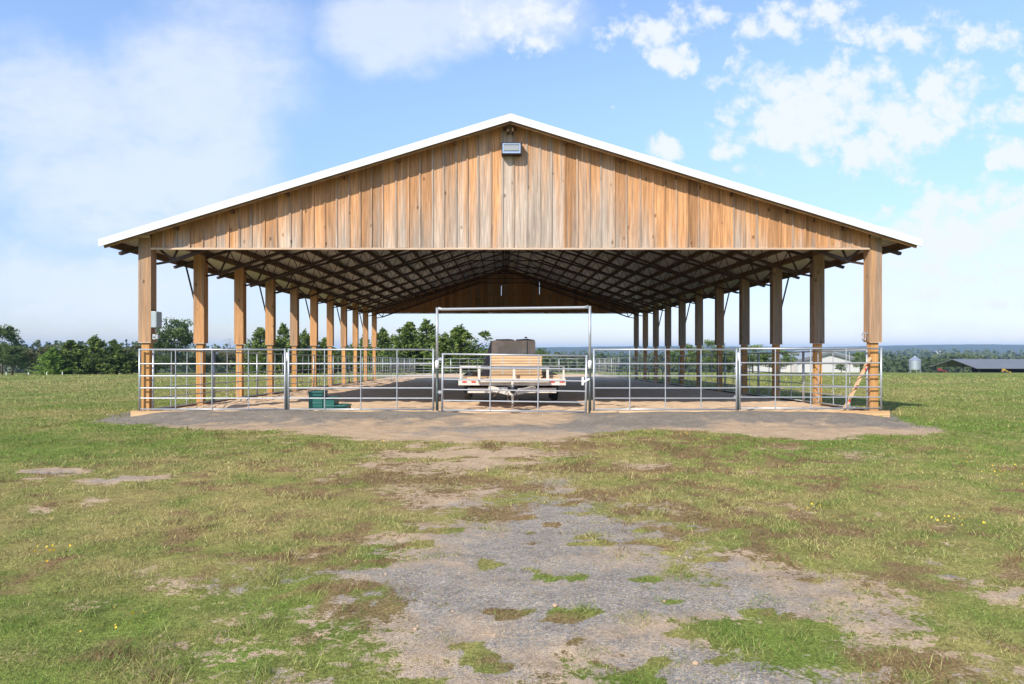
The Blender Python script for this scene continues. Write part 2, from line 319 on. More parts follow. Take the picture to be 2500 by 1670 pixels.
M['cedarlight'] = leafmat('light_cedar_foliage', (.11, .19, .03), (.19, .30, .05), (.27, .38, .08))
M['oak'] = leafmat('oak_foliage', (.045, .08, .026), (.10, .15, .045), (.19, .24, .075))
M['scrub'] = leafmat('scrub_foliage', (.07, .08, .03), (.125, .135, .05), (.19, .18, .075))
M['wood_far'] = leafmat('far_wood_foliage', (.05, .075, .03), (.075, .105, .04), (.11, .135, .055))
M['twig'] = mat('dry_twigs', (.16, .13, .10), .9, 0, .2, 6)

# ------------------------------------------------------------------ ground
def g2w(px, py, z=0.0):
    D = FPX * (CAMZ - z) / (py - 853.0)
    return (CAMX + (px - 1227) * D / FPX, CAMY + D)
def base_z(x, y):
    y = np.asarray(y, float); x = np.asarray(x, float)
    z = np.where(y < 0, 0.0, -.017 * y)
    z = np.where(y > 60, -1.02 - .033 * (y - 60), z)
    z = np.where(y > 140, -3.66 - .075 * (y - 140), z)
    z = np.where(y > 400, -23.2 - .008 * (y - 400), z)
    z = np.where(y > 1800, -34.4, z)
    z = np.where(y > -60, z, -.01 * (-60 - y))
    und = (fbm(x * .11, y * .11, 5, 3) - .5) * .16 * sstep(1, 8, np.abs(y + 17) * .5 + np.abs(x) * .3)
    far = (fbm(x * .012 + 4, y * .012, 8, 3) - .5) * 2.2 * sstep(75, 220, y)
    side = -.02 * np.maximum(np.abs(x) - 12, 0) * sstep(-5, 12, y) * sstep(90, 60, y) * .25
    return z + und * (1 - .8 * sstep(40, 10, np.abs(y - 15)) * (np.abs(x) < 10)) + far + side
def berm(x, y):
    wv = (fbm(x * .7, y * .7 + 3, 21, 3) - .5)
    edge = sstep(9.75, 8.3, np.abs(x))
    gate = 1 - .45 * sstep(2.1, .9, np.abs(x - .1))
    h = .155 * sstep(-2.0 + wv, -.25, y) * edge * gate
    h = h * (1 + .35 * wv) * (y < 0.0)
    return h + .02 * wv * sstep(-4.5, -2, y) * edge
PZ = lambda x, y: base_z(x, y) + berm(x, y) + (fbm(x * 1.7, y * 1.7, 31, 3) - .5) * .05 + (fbm(x * 7, y * 7, 33, 3) - .5) * .018
def poly_sd(pts, x, y):
    """positive inside"""
    d = np.full(x.shape, 1e9); ins = np.zeros(x.shape, bool); n = len(pts)
    for i in range(n):
        ax, ay = pts[i]; bx, by = pts[(i + 1) % n]
        ex, ey = bx - ax, by - ay; t = np.clip(((x - ax) * ex + (y - ay) * ey) / (ex * ex + ey * ey + 1e-12), 0, 1)
        d = np.minimum(d, np.hypot(x - ax - t * ex, y - ay - t * ey))
        c = ((ay > y) != (by > y)) & (x < (bx - ax) * (y - ay) / (by - ay + 1e-12) + ax); ins ^= c
    return np.where(ins, d, -d)
def PP(L): return [g2w(a, b) for a, b in L]
DRIVE = PP([(1330, 1180), (1400, 1178), (1440, 1215), (1520, 1250), (1560, 1290), (1540, 1322), (1640, 1345), (1720, 1395), (1830, 1385), (1960, 1400), (2090, 1440), (2200, 1468), (2140, 1490), (2060, 1460), (2090, 1500), (2230, 1540), (2300, 1590), (2200, 1600), (2060, 1540), (2010, 1500), (1880, 1480), (1900, 1540), (1700, 1530), (1640, 1560), (1790, 1600), (1900, 1640), (1960, 1700), (1760, 1760), (1560, 1760), (1430, 1620), (1300, 1600), (1200, 1650), (1060, 1640), (1010, 1600), (925, 1580), (960, 1520), (905, 1465), (800, 1430), (700, 1420), (745, 1370), (900, 1345), (1000, 1300), (1130, 1270), (1260, 1255), (1250, 1225)])
SMALL = [PP([(60, 1150), (130, 1143), (215, 1148), (200, 1160), (120, 1175), (60, 1172)]), PP([(205, 1174), (290, 1164), (420, 1160), (400, 1172), (290, 1185), (220, 1186)]), PP([(45, 1243), (120, 1238), (150, 1243), (110, 1252), (50, 1252)]), PP([(170, 1227), (240, 1220), (270, 1224), (220, 1232)]), PP([(2395, 1450), (2500, 1440), (2620, 1460), (2620, 1500), (2480, 1492)]), PP([(540, 1377), (560, 1374), (572, 1382), (548, 1387)]), PP([(700, 1350), (760, 1340), (830, 1338), (800, 1352), (730, 1362)]), PP([(2080, 1322), (2120, 1318), (2150, 1340), (2110, 1345)]), PP([(1810, 1245), (1850, 1242), (1870, 1252), (1830, 1260)]), PP([(1650, 1283), (1720, 1280), (1740, 1290), (1680, 1296)]), PP([(2240, 1385), (2330, 1390), (2450, 1425), (2400, 1430), (2290, 1405)])]
SANDP = [PP([(880, 1110), (960, 1100), (1120, 1088), (1400, 1095), (1420, 1110), (1300, 1130), (1200, 1160), (1050, 1150), (960, 1125)]), PP([(910, 1200), (1000, 1185), (1180, 1190), (1260, 1200), (1200, 1228), (1050, 1232), (940, 1222)]), PP([(1280, 1180), (1380, 1170), (1420, 1200), (1360, 1240), (1280, 1230)]), PP([(470, 1610), (540, 1575), (590, 1590), (560, 1640), (500, 1700), (440, 1700)]), PP([(1470, 1130), (1600, 1128), (1640, 1145), (1500, 1150)]), PP([(2040, 1095), (2090, 1097), (2140, 1115), (2080, 1112)]), PP([(700, 1530), (800, 1510), (820, 1530), (720, 1560)]), PP([(1640, 1230), (1700, 1235), (1730, 1262), (1660, 1255)]), PP([(180, 1455), (300, 1440), (340, 1455), (200, 1475)]), PP([(1860, 1085), (1900, 1085), (1900, 1092), (1860, 1092)])]
BERMP = PP([(230, 1030), (330, 1002), (2180, 1002), (2200, 1028), (2345, 1056), (2150, 1062), (1995, 1076), (1900, 1068), (1700, 1052), (1560, 1050), (1460, 1062), (1380, 1080), (1180, 1082), (1000, 1078), (880, 1074), (800, 1068), (720, 1054), (600, 1050), (470, 1052), (340, 1042)])
def cover(x, y):
    """bareness (signed), gravel share (signed), dry share, brown share"""
    wx = x + (fbm(x * 1.3, y * 1.3, 41, 4) - .5) * 1.1; wy = y + (fbm(x * 1.3 + 9, y * 1.3, 43, 4) - .5) * 1.5
    sd_ = poly_sd(DRIVE, wx, wy); bare = np.clip(sd_ / .55 + .15 - .9 * sstep(-10.6, -8.6, y), -4, 3.0)
    for p in SMALL: bare = np.maximum(bare, poly_sd(p, x * .6 + wx * .4, y * .6 + wy * .4) / .16)
    small = np.clip(bare, -1, 1) * (sd_ < -.3)
    sb = np.full(x.shape, -9.0)
    for p in SANDP: sb = np.maximum(sb, poly_sd(p, wx, wy) / .7 - .1)
    bd = poly_sd(BERMP, x * .7 + wx * .3, y * .7 + wy * .3) / .4 + (fbm(x * 2.1, y * 3.3, 49, 4) - .5) * 2.2 * sstep(-.8, -1.8, y)
    n1 = fbm(x * .55, y * .55, 51, 4); n2 = fbm(x * 2.4, y * 2.4, 53, 4)
    mid = np.exp(-((x - .6) / 4.2) ** 2) * sstep(-1, -5, y)
    scat = (n2 * .55 + n1 * .45 - .5) * 6 - 1.55 + mid * .95 - 2.5 * sstep(6, 16, np.abs(x))
    scat = np.where(y > 0, -3, scat)
    bare = np.maximum(np.maximum(np.minimum(bare, 1.7), np.minimum(sb, .9)), np.maximum(bd, np.minimum(scat, .6)))
    cl = sstep(.62, .76, fbm(x * 3.3 + 3, y * 4.4 + 5, 57, 3)) * (bd < 0)          # clumps surviving on the bare track
    bare = bare - 2.6 * cl
    gravel = np.where(bd > -.8, (y + 2.0) * 1.1 + (n2 - .5) * 2.2 + (n1 - .5) * 2.6 - 2.4 * sstep(1.9, .7, np.abs(x - .2)) * sstep(-2.6, -.9, y) + 1.2 * sstep(3.2, 1.5, np.abs(x - .6)) * sstep(-1.5, -2.5, y),
                      np.clip(sd_ * .9 + .15, -1.2, 1.1) + (fbm(x * .9, y * 2.4, 61, 4) - .5) * 2.6 + np.maximum(small, 0) * 1.5)
    dry = .56 + (fbm(x * .22 + 7, y * .22, 63, 4) - .5) * 1.2 + (n2 - .5) * 1.3 + (fbm(x * 7, y * 7, 64, 2) - .5) * .5
    gstrip = sstep(4.5, 2, np.abs(y + 3.2)) * sstep(1.5, 5, np.abs(x)) * .34
    cband = np.exp(-((x - .8) / 4.2) ** 2) * sstep(-2.5, -5, y) * sstep(-13, -9.5, y)
    dry = np.clip(dry + .22 * cband - .10 * sstep(3, 8, np.abs(x)) - gstrip - .24 * sstep(25, 60, y) * (x > 0), 0, 1)
    brown = sstep(.585, .66, .055 * cband + fbm(x * 1.1 + 3, y * 1.5 + 8, 67, 3) * .5 + fbm(x * 4.5, y * 4.5, 68, 3) * .5 + .05 * mid) * sstep(10, 5, np.abs(x - .5)) * sstep(-1, -4, y) * .7
    return bare, gravel, dry, brown
def grasscol(dry, brown, x, y):
    n = (.78 + .44 * fbm(x * 5, y * 5, 71, 3))[:, None]
    gr = np.array([.14, .185, .034]) * (1 - dry[:, None]) + np.array([.28, .228, .08]) * dry[:, None]
    gr = gr * (1 - brown[:, None]) + np.array([.215, .125, .07]) * brown[:, None]
    return gr * n
def axis(segs):
    out = []
    for a, b, s in segs: out += list(np.arange(a, b, s))
    return np.array(out + [segs[-1][1]])
xs = axis([(-9000, -1500, 900), (-1500, -300, 100), (-300, -80, 14), (-80, -26, 2.2), (-26, -12, .4), (-12, 12, .085), (12, 26, .4), (26, 80, 2.2), (80, 300, 14), (300, 1500, 100), (1500, 9000, 900)])
ys = axis([(-3000, -200, 400), (-200, -40, 20), (-40, -16, 1.5), (-16, -.02, .085), (-.02, .02, .04), (.02, 4, .4), (4, 70, .8), (70, 200, 6), (200, 1000, 40), (1000, 9000, 500)])
X, Y = np.meshgrid(xs, ys); fx_, fy_ = X.ravel(), Y.ravel()
Z = PZ(fx_, fy_)
inside = (np.abs(fx_) < 9.2) & (fy_ > 0) & (fy_ < 51.5)
Z = np.where(inside, Z - .25, Z)
nx, ny = len(xs), len(ys)
ii = (np.arange(ny - 1)[:, None] * nx + np.arange(nx - 1)[None]).ravel()
F = np.stack([ii, ii + 1, ii + nx + 1, ii + nx], 1)
g_, gv_, dr_, br_ = cover(fx_, fy_)
C = grasscol(dr_, br_, fx_, fy_)
gm = bpy.data.materials.new('ground_surface'); gm.use_nodes = True; t = gm.node_tree; n = t.nodes; l = t.links; b = n['Principled BSDF']
b.inputs['Roughness'].default_value = .95; b.inputs['Specular IOR Level'].default_value = .1
ac = n.new('ShaderNodeAttribute'); ac.attribute_name = 'gcol'; ag = n.new('ShaderNodeAttribute'); ag.attribute_name = 'bare'; av = n.new('ShaderNodeAttribute'); av.attribute_name = 'gravel'
tcg = n.new('ShaderNodeTexCoord')
def gnoise(sc, det=3, ro=.6):
    q = n.new('ShaderNodeTexNoise'); q.inputs['Scale'].default_value = sc; q.inputs['Detail'].default_value = det; q.inputs['Roughness'].default_value = ro; l.new(tcg.outputs['Object'], q.inputs['Vector']); return q
def mr(src, a, b_, c, d):
    q = n.new('ShaderNodeMapRange'); l.new(src, q.inputs[0]); q.inputs[1].default_value = a; q.inputs[2].default_value = b_; q.inputs[3].default_value = c; q.inputs[4].default_value = d; return q.outputs[0]
def mul(a, b_):
    q = n.new('ShaderNodeMix'); q.data_type = 'RGBA'; q.blend_type = 'MULTIPLY'; q.inputs[0].default_value = 1; l.new(a, q.inputs[6]); l.new(b_, q.inputs[7]); return q.outputs[2]
def mixf(f, a, b_):
    q = n.new('ShaderNodeMix'); q.data_type = 'RGBA'; l.new(f, q.inputs[0])
    for i, s_ in ((6, a), (7, b_)):
        if isinstance(s_, tuple): q.inputs[i].default_value = s_ + (1,)
        else: l.new(s_, q.inputs[i])
    return q.outputs[2]
n_a = gnoise(42, 3); n_b = gnoise(3.2, 7, .7); n_c = gnoise(.35, 6, .65); n_e = gnoise(9, 9, .72); n_f = gnoise(2.1, 8, .7)
vo = n.new('ShaderNodeTexVoronoi'); vo.inputs['Scale'].default_value = 105; l.new(tcg.outputs['Object'], vo.inputs['Vector'])
vo2 = n.new('ShaderNodeTexVoronoi'); vo2.inputs['Scale'].default_value = 38; l.new(tcg.outputs['Object'], vo2.inputs['Vector'])
def mad(a, k, c_):
    q = n.new('ShaderNodeMath'); q.operation = 'MULTIPLY_ADD'; l.new(a, q.inputs[0]); q.inputs[1].default_value = k
    if isinstance(c_, float): q.inputs[2].default_value = c_
    else: l.new(c_, q.inputs[2])
    return q.outputs[0]
# turf
gc = mul(ac.outputs['Color'], mr(n_a.outputs['Fac'], .3, .7, .55, 1.4)); gc = mul(gc, mr(n_e.outputs['Fac'], .3, .7, .72, 1.26)); gc = mul(gc, mr(n_c.outputs['Fac'], .3, .7, .86, 1.14))
# soil: sand streaks and gravel
gs = mad(n_f.outputs['Fac'], 3.4, mad(n_e.outputs['Fac'], 2.2, mad(av.outputs['Fac'], 1.0, -2.8)))
gf_ = mr(gs, -.45, .75, 0.0, 1.0)
chip = n.new('ShaderNodeSeparateColor'); l.new(vo.outputs['Color'], chip.inputs[0]); chip2 = n.new('ShaderNodeSeparateColor'); l.new(vo2.outputs['Color'], chip2.inputs[0])
grc = mixf(mr(chip.outputs[1], .80, .84, 0, 1), (.240, .214, .182), (.38, .29, .19))
apd = n.new('ShaderNodeAttribute'); apd.attribute_name = 'pad'; grc = mul(grc, mr(apd.outputs['Fac'], 0, 1, 1.0, .76)); grc = mul(grc, mr(chip.outputs[0], 0, 1, .68, 1.42)); grc = mul(grc, mr(chip2.outputs[0], 0, 1, .86, 1.14)); grc = mul(grc, mr(n_b.outputs['Fac'], .3, .7, .80, 1.2))
sdc = mul(mixf(mr(n_b.outputs['Fac'], .35, .65, 0, 1), (.37, .26, .165), (.50, .365, .235)), mr(n_a.outputs['Fac'], .3, .7, .78, 1.2))
sdc = mul(sdc, mr(chip.outputs[0], 0, 1, .88, 1.12))
soil = mixf(gf_, sdc, grc)
bs_ = mad(n_e.outputs['Fac'], 4.0, mad(n_a.outputs['Fac'], 1.2, mad(ag.outputs['Fac'], 1.0, -2.6)))
col = mixf(mr(bs_, -.12, .22, 0.0, 1.0), gc, soil)
# far grass streak of dry and green
l.new(col, b.inputs['Base Color'])
bp = n.new('ShaderNodeBump'); bp.inputs['Strength'].default_value = .55; bp.inputs['Distance'].default_value = .012
ad = n.new('ShaderNodeMath'); ad.operation = 'ADD'; l.new(n_a.outputs['Fac'], ad.inputs[0]); l.new(vo.outputs['Distance'], ad.inputs[1]); l.new(ad.outputs[0], bp.inputs['Height']); l.new(bp.outputs[0], b.inputs['Normal'])
ground = npmesh('ground', np.stack([fx_, fy_, Z], 1), F, gm, {'gcol': C, 'bare': g_, 'gravel': gv_, 'pad': sstep(-.3, .3, poly_sd(BERMP, fx_, fy_)) * sstep(-3.2, -1.6, fy_)}, smooth=True)
tag(ground, kind='structure')

# ------------------------------------------------------------------ grass blades
rng = np.random.default_rng(11)
def blades(d0, d1, dens, wdt, ln, spread=.95):
    area = spread * (d1 * d1 - d0 * d0); cnt = int(area * dens)
    D = np.sqrt(rng.uniform(d0 * d0, d1 * d1, cnt)); x = CAMX + .02 + rng.uniform(-spread, spread, cnt) * D; y = CAMY + D
    ok = ~((np.abs(x) < 9.5) & (y > -.15)); x, y = x[ok], y[ok]
    g, gv, dr, br = cover(x, y)
    gq = g + (fbm(x * 3.5, y * 3.5, 47, 4) - .5) * 3.4 + (fbm(x * 11, y * 11, 48, 2) - .5) * 1.6
    g = sstep(.45, -.35, gq); bdm = poly_sd(BERMP, x, y) > .05
    den = np.where(bdm, g * .6, np.maximum(g, .035 * (y < -1))) * sstep(.22, .55, fbm(x * 4.5, y * 4.5, 81, 3)) * 1.05
    keep = rng.uniform(0, 1, len(x)) < den * 1.05
    x, y, g, dr, br = x[keep], y[keep], g[keep], dr[keep], br[keep]
    k = len(x); h = fbm(x * 1.6, y * 1.6, 83, 3)
    tall = .55 + 1.1 * h + 1.5 * sstep(.68, .82, fbm(x * 2.6 + 50, y * 2.6, 85, 2))
    le = ln * tall * rng.uniform(.6, 1.3, k) * (.6 + .4 * g); a = rng.uniform(0, 2 * np.pi, k)
    lean = rng.uniform(.45, 1.45, k); hx = np.cos(a) * np.sin(lean); hy = np.sin(a) * np.sin(lean); hz = np.cos(lean)
    wd = wdt * rng.uniform(.6, 1.3, k); ra = rng.uniform(0, np.pi, k); px_, py_ = np.cos(ra) * wd / 2, np.sin(ra) * wd / 2
    z = PZ(x, y) - .004
    V = np.zeros((k, 3, 3)); V[:, 0] = np.stack([x - px_, y - py_, z], 1); V[:, 1] = np.stack([x + px_, y + py_, z], 1); V[:, 2] = np.stack([x + hx * le, y + hy * le, z + hz * le], 1)
    r1 = rng.uniform(0, 1, k); d2 = np.clip(dr + rng.normal(0, .28, k), 0, 1)
    c = np.array([.20, .30, .058]) * (1 - d2[:, None]) + np.array([.53, .45, .19]) * d2[:, None]
    bm = (rng.uniform(0, 1, k) < br * .85 + .05)[:, None]
    c = np.where(bm, np.array([.28, .165, .09]), c); c = c * (.42 + .86 * r1[:, None])
    return V.reshape(-1, 3), np.repeat(c, 3, 0)
parts = [blades(3.0, 5.5, 6500, .0046, .034), blades(5.5, 9, 3600, .0072, .036), blades(9, 14, 1700, .0115, .040), blades(14, 24, 620, .019, .048, .9), blades(24, 45, 130, .038, .058, .85), blades(45, 80, 20, .075, .09, .8)]
V = np.concatenate([p[0] for p in parts]); Cb = np.concatenate([p[1] for p in parts])
bmats = bpy.data.materials.new('grass_blades'); bmats.use_nodes = True; t2 = bmats.node_tree; b2 = t2.nodes['Principled BSDF']
a2 = t2.nodes.new('ShaderNodeAttribute'); a2.attribute_name = 'gcol'; t2.links.new(a2.outputs['Color'], b2.inputs['Base Color']); b2.inputs['Roughness'].default_value = .6; b2.inputs['Specular IOR Level'].default_value = .2
tr = t2.nodes.new('ShaderNodeBsdfTranslucent'); t2.links.new(a2.outputs['Color'], tr.inputs[0]); ms = t2.nodes.new('ShaderNodeMixShader'); ms.inputs[0].default_value = .3
t2.links.new(b2.outputs[0], ms.inputs[1]); t2.links.new(tr.outputs[0], ms.inputs[2]); t2.links.new(ms.outputs[0], t2.nodes['Material Output'].inputs[0])
print('blades', len(V) // 3)
grass = npmesh('grass', V, np.arange(len(V)).reshape(-1, 3), bmats, {'gcol': Cb})
tag(grass, 'short patchy pasture grass, green, straw and brown, in front of the barn', 'grass', kind='stuff')

# ------------------------------------------------------------------ arena sand
def sandz(x, y): return .13 - .0180 * y
xs2 = axis([(-9.6, 9.6, .1)]); ys2 = axis([(-.02, 8, .09), (8, 31, .22), (31, 52.2, .5)])
X2, Y2 = np.meshgrid(xs2, ys2); sx_, sy_ = X2.ravel(), Y2.ravel()
bump = (fbm(sx_ * 1.1, sy_ * 1.1, 91, 3) - .5) * .10 + (fbm(sx_ * 3.4, sy_ * 3.4, 93, 3) - .5) * .10 * sstep(10, 3, np.minimum(sy_, np.abs(sx_ + 9) * 2.2)) + (fbm(sx_ * 9, sy_ * 9, 97, 2) - .5) * .03
sz_ = sandz(sx_, sy_) + bump * sstep(9.15, 8.7, np.abs(sx_))
lim = np.where(sy_ > 31, 9.35, 9.05)
sz_ = np.where(np.abs(sx_) > lim, sz_ - .35, sz_); sz_ = np.where(sy_ > 51.6, sz_ - .4, sz_)
gatez = sstep(2.0, 1.6, np.abs(sx_ - .1)) * sstep(1.2, 0, sy_) * .06; sz_ = sz_ - gatez - .03 * sstep(.5, 0, sy_)
F2 = (np.arange(len(ys2) - 1)[:, None] * len(xs2) + np.arange(len(xs2) - 1)[None]).ravel(); nx2 = len(xs2)
sm = mat('arena_sand', (.56, .395, .25), .95, 0, .28, 7, bump=.9, detail=8, dirt=((.33, .21, .13), 1.3, .60))
arena = npmesh('arena_sand', np.stack([sx_, sy_, sz_], 1), np.stack([F2, F2 + 1, F2 + nx2 + 1, F2 + nx2], 1), sm, smooth=True)
tag(arena, kind='structure')

# ------------------------------------------------------------------ the barn
HX = 9.16; BAY = 3.05; NP = 11; SL = .306
def rz_(x): return 7.42 - SL * abs(x)          # underside of roof sheet
barn = empty('riding_arena_barn', (0, 0, 0), 'large open sided timber riding arena with board gable and white metal roof', 'barn')
# posts
braces = {-1: (1, 3, 5, 7, 9), 1: (2, 4, 6, 8)}
for sgn in (-1, 1):
    for i in range(NP):
        x = sgn * HX; y = .145 + BAY * i
        jx = random.uniform(-.012, .012)
        m = MB(); m.box(x - .1 + jx, x + .1 + jx, y - .095, y + .095, float(base_z(x, y)) - .3, 4.45)
        p = m.build('post', M['post'], barn, bevel=.006)
        m = MB(); w1, d1 = .157, .142
        ztop = 4.5; tw = random.uniform(-.2, .5) if sgn < 0 else random.uniform(.6, 1.0)  # right row gets the greyer tint: its shade is painted into the casing colour
        if i == 0: tw = .45
        m.box(x - w1, x + w1, y - d1, y - d1 + .025, 1.88 + random.uniform(-.01, .01), ztop, tw)
        m.box(x - w1, x + w1, y + d1 - .025, y + d1, 1.88, ztop, tw)
        m.box(x - w1 + .002, x - w1 + .027, y - d1 + .026, y + d1 - .026, 1.885 + random.uniform(-.01, .01), ztop, tw)
        m.box(x + w1 - .027, x + w1 - .002, y - d1 + .026, y + d1 - .026, 1.885, ztop, tw)
        m.build('casing', M['casing'], p)
        m = MB(); m.box(x - w1 + .03, x + w1 - .03, y - d1 + .03, y + d1 - .03, 1.90, 1.92, 1.0)
        m.box(x - w1 - .004, x + w1 + .004, y - d1 - .006, y - d1 - .001, 1.865, 1.885, 1)
        m.build('casing_trim', M['trim'], p)
        if i in braces[sgn]:
            m = MB(); m.beam((x + sgn * .165, y, 3.05), (x + sgn * .42, y - .12, 4.30), .05, .05); m.build('knee_brace', M['black'], p)
# gables
def gable(y0, y1, name, mt, far=False):
    bot = 4.25; mb = MB(); bt = MB()
    x = -8.99; k = 0
    rs = random.Random(5 if not far else 9)
    bounds = [x]
    while bounds[-1] < 8.99 - .2: bounds.append(bounds[-1] + rs.uniform(.27, .335))
    bounds[-1] = 8.99
    slits = [min(range(len(bounds)), key=lambda i: abs(bounds[i] - q)) for q in (-.17, 2.37)] if far else []
    for i in range(len(bounds) - 1):
        a, b_ = bounds[i] + .002, bounds[i + 1] - .002
        if far:
            if i in slits: a += .018
        c = (a + b_) / 2
        t0 = .70 * math.exp(-(c / 4.4) ** 2) + rs.uniform(-.45, .50) + (.05 if c < 0 else -.1)
        tl = t0 + .42; tu = t0 - .70
        jz = rs.uniform(-.004, .004); y_ = y0 + rs.uniform(0, .004)
        za, zb = rz_(a) - .02, rz_(b_) - .02
        zc = bot + jz
        mb.val = rs.choice((-.30, -.18, -.08, 0, 0, .05, .12)) + rs.uniform(-.06, .06)
        if a < 0 < b_:
            poly = [(a, zc), (b_, zc), (b_, zb), (0, rz_(0) - .02), (a, za)]; tt = [tl, tl, tu, tu, tu] * 2
        else:
            poly = [(a, zc), (b_, zc), (b_, zb), (a, za)]; tt = [tl, tl, tu, tu] * 2
        mb.prism(poly, y_, y1, tt)
        bt.val = rs.uniform(-.12, .15)
        if i > 0 and i not in slits:
            xb = bounds[i] + rs.uniform(-.006, .006); wv = rs.uniform(.018, .026); tb = t0 + rs.uniform(-.1, .45)
            ztop = rz_(abs(xb) + wv) - .03
            yb0, yb1 = (y0 - .022, y0 - .001) if not far else (y1 + .001, y1 + .022)
            bt.prism([(xb - wv, bot + .002), (xb + wv, bot + .002), (xb + wv, ztop), (xb - wv, ztop)], yb0, yb1, [tb + .3, tb + .3, tb - .2, tb - .2] * 2)
        elif i > 0:
            xb = bounds[i]; z1, z2 = ((5.42, 6.15) if xb < 1 else (5.55, 6.5)); ztop = rz_(abs(xb) + .03) - .03
            bt.box(xb - .012, xb + .06, y1 + .001, y1 + .022, bot, z1); bt.box(xb - .012, xb + .06, y1 + .001, y1 + .022, z2, ztop)
    o = mb.build(name, mt, barn)
    bt.build('batten', mt, o)
    m = MB(); m.box(-9.0, 9.0, y0 - .035, y1 + .012, bot - .052, bot - .006, .6); m.build('bottom_trim', M['trim'], o)
    return o
gable(.012, .037, 'gable_wall', M['gable'])
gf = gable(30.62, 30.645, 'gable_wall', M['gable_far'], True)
m = MB()
m.box(-5.9, 5.9, 30.57, 30.615, 5.36, 5.45)
m.box(-8.9, 8.9, 30.57, 30.615, 4.28, 4.42)
for xv in (-1.6, 1.66, -4.75, 4.8): m.box(xv - .05, xv + .05, 30.52, 30.565, 4.3, rz_(xv) - .25)
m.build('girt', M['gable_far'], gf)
m = MB(); m.box(-8.95, 8.95, .05, .09, 4.27, 4.41); m.build('header', M['rake'], barn)
# trusses
def truss(y):
    root = MB(); tc_ = MB(); web = MB()
    top = lambda x: rz_(x) - .24
    def botz(x):
        x = abs(x)
        return 6.33 - (x - 1.8) * (6.33 - 3.95) / (8.6 - 1.8) if x > 1.8 else 6.33
    for s in (-1, 1):
        for dy in (-.035, .035):
            tc_.beam((s * 9.95, y + dy, top(9.95)), (0, y + dy, top(0)), .035, .075)
            root.beam((s * 8.6, y + dy, botz(8.6)), (s * 1.8, y + dy, botz(1.8)), .036, .075)
        root.beam((s * 9.0, y, 3.88), (s * 8.6, y, 3.95), .06, .05)
        root.beam((s * 1.8, y, 6.33), (0, y, 6.33), .05, .05) 
        web.beam((s * 8.6, y, 3.97), (s * 9.05, y, top(9.05) - .05), .05, .05)
        web.beam((s * 8.6, y, 3.97), (s * 8.3, y, top(8.3) - .03), .045, .045)
        xx = 8.3; up = True
        while xx > 1.9:
            x2 = xx - .225
            a = (s * xx, y, top(xx) if up else botz(xx)); b_ = (s * x2, y, botz(x2) if up else top(x2))
            web.tube([a, b_], .014, 5, cap=False); up = not up; xx = x2
        web.beam((s * 1.8, y, 6.33), (s * 1.2, y, top(1.2)), .035, .035)
        web.beam((s * .62, y, top(.62)), (0, y, 6.33), .03, .03)
    web.beam((0, y, 6.33), (0, y, top(0)), .035, .035)
    return tc_, root, web
tcm, brm, wbm = truss(0.0)
t0 = tcm.build('truss', M['rust'], barn); t0.location = (0, .30, 0)
b0 = brm.build('bottom_chord', M['rust'], t0); w0 = wbm.build('truss_web', M['rust'], t0)
for i in range(1, NP):
    c = copy_tree(t0, barn); c.location = (0, .145 + BAY * i + (0.0 if i < NP - 1 else -.12), 0)
# purlins
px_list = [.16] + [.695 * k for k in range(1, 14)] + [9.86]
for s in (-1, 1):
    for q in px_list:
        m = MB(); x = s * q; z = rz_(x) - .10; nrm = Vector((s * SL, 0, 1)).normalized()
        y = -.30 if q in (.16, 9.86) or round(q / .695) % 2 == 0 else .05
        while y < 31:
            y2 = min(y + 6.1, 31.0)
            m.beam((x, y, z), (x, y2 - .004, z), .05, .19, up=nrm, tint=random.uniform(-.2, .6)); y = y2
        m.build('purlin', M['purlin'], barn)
# rake boards front & back
for yy_ in (-.345, 31.05):
    m = MB()
    for s in (-1, 1): m.beam((s * 9.98, yy_, rz_(9.98) - .10), (s * .012, yy_, rz_(.012) - .10), .04, .17, up=(0, 0, 1))
    m.build('rake_rafter', M['rake'], barn)
# roof sheet with ribs
def roof_side(s):
    m = MB(); yv = []; y = -.40
    prof = []
    while y < 31.1:
        prof += [(y, 0), (y + .18, 0), (y + .19, .02), (y + .218, .02)]; y += .2286
    ya = np.array([p[0] for p in prof]); za = np.array([p[1] for p in prof]); k = len(prof)
    xe = [.0, 5.0, 10.05]; vs = []
    for layer in (0, 1):
        for x in xe:
            for a, b_ in zip(ya, za): vs.append((s * x + 0.0, a, 7.425 + .004 * layer - SL * x + b_))
    fs = []
    for layer in (0, 1):
        for j in range(2):
            for i in range(k - 1):
                o = layer * 3 * k; f = (o + j * k + i, o + (j + 1) * k + i, o + (j + 1) * k + i + 1, o + j * k + i + 1)
                fs.append(f if (s > 0) == (layer == 1) else f[::-1])
    m.add(vs, fs); return m
for s in (-1, 1): 
    rf = roof_side(s).build('roof', M['roofu'], barn)
    for y0_ in (-.43, 31.13):
        m = MB(); x0, x1 = .0, 10.06
        for a, b_ in ((0.0, 3.2), (3.2, 6.6), (6.6, 10.06)):
            e = .0015 * (a > 0) + .0015 * (a > 5)
            za, zb = 7.465 - SL * a, 7.465 - SL * b_
            m.prism([(s * a, za - .182 + e), (s * b_, zb - .182 + e), (s * b_, zb + e), (s * a, za + e)][::s], y0_ - e, y0_ + .022)
            m.prism([(s * a, za - .022 + e), (s * b_, zb - .022 + e), (s * b_, zb + e), (s * a, za + e)][::s], y0_ + (.0225 if y0_ < 0 else -.15), y0_ + (.17 if y0_ < 0 else -.001))
        m.build('rake_fascia', M['roofw'], rf)
m = MB(); 
for s in (-1, 1): m.beam((s * .0, -.435, 7.475), (s * .0, 31.15, 7.475), .02, .01); m.prism([(0, 7.468), (s * .22, 7.468 - SL * .22), (s * .22, 7.472 - SL * .22), (0, 7.474)][::s], -.436, 31.15)
m.build('ridge_cap', M['roofw'], barn)
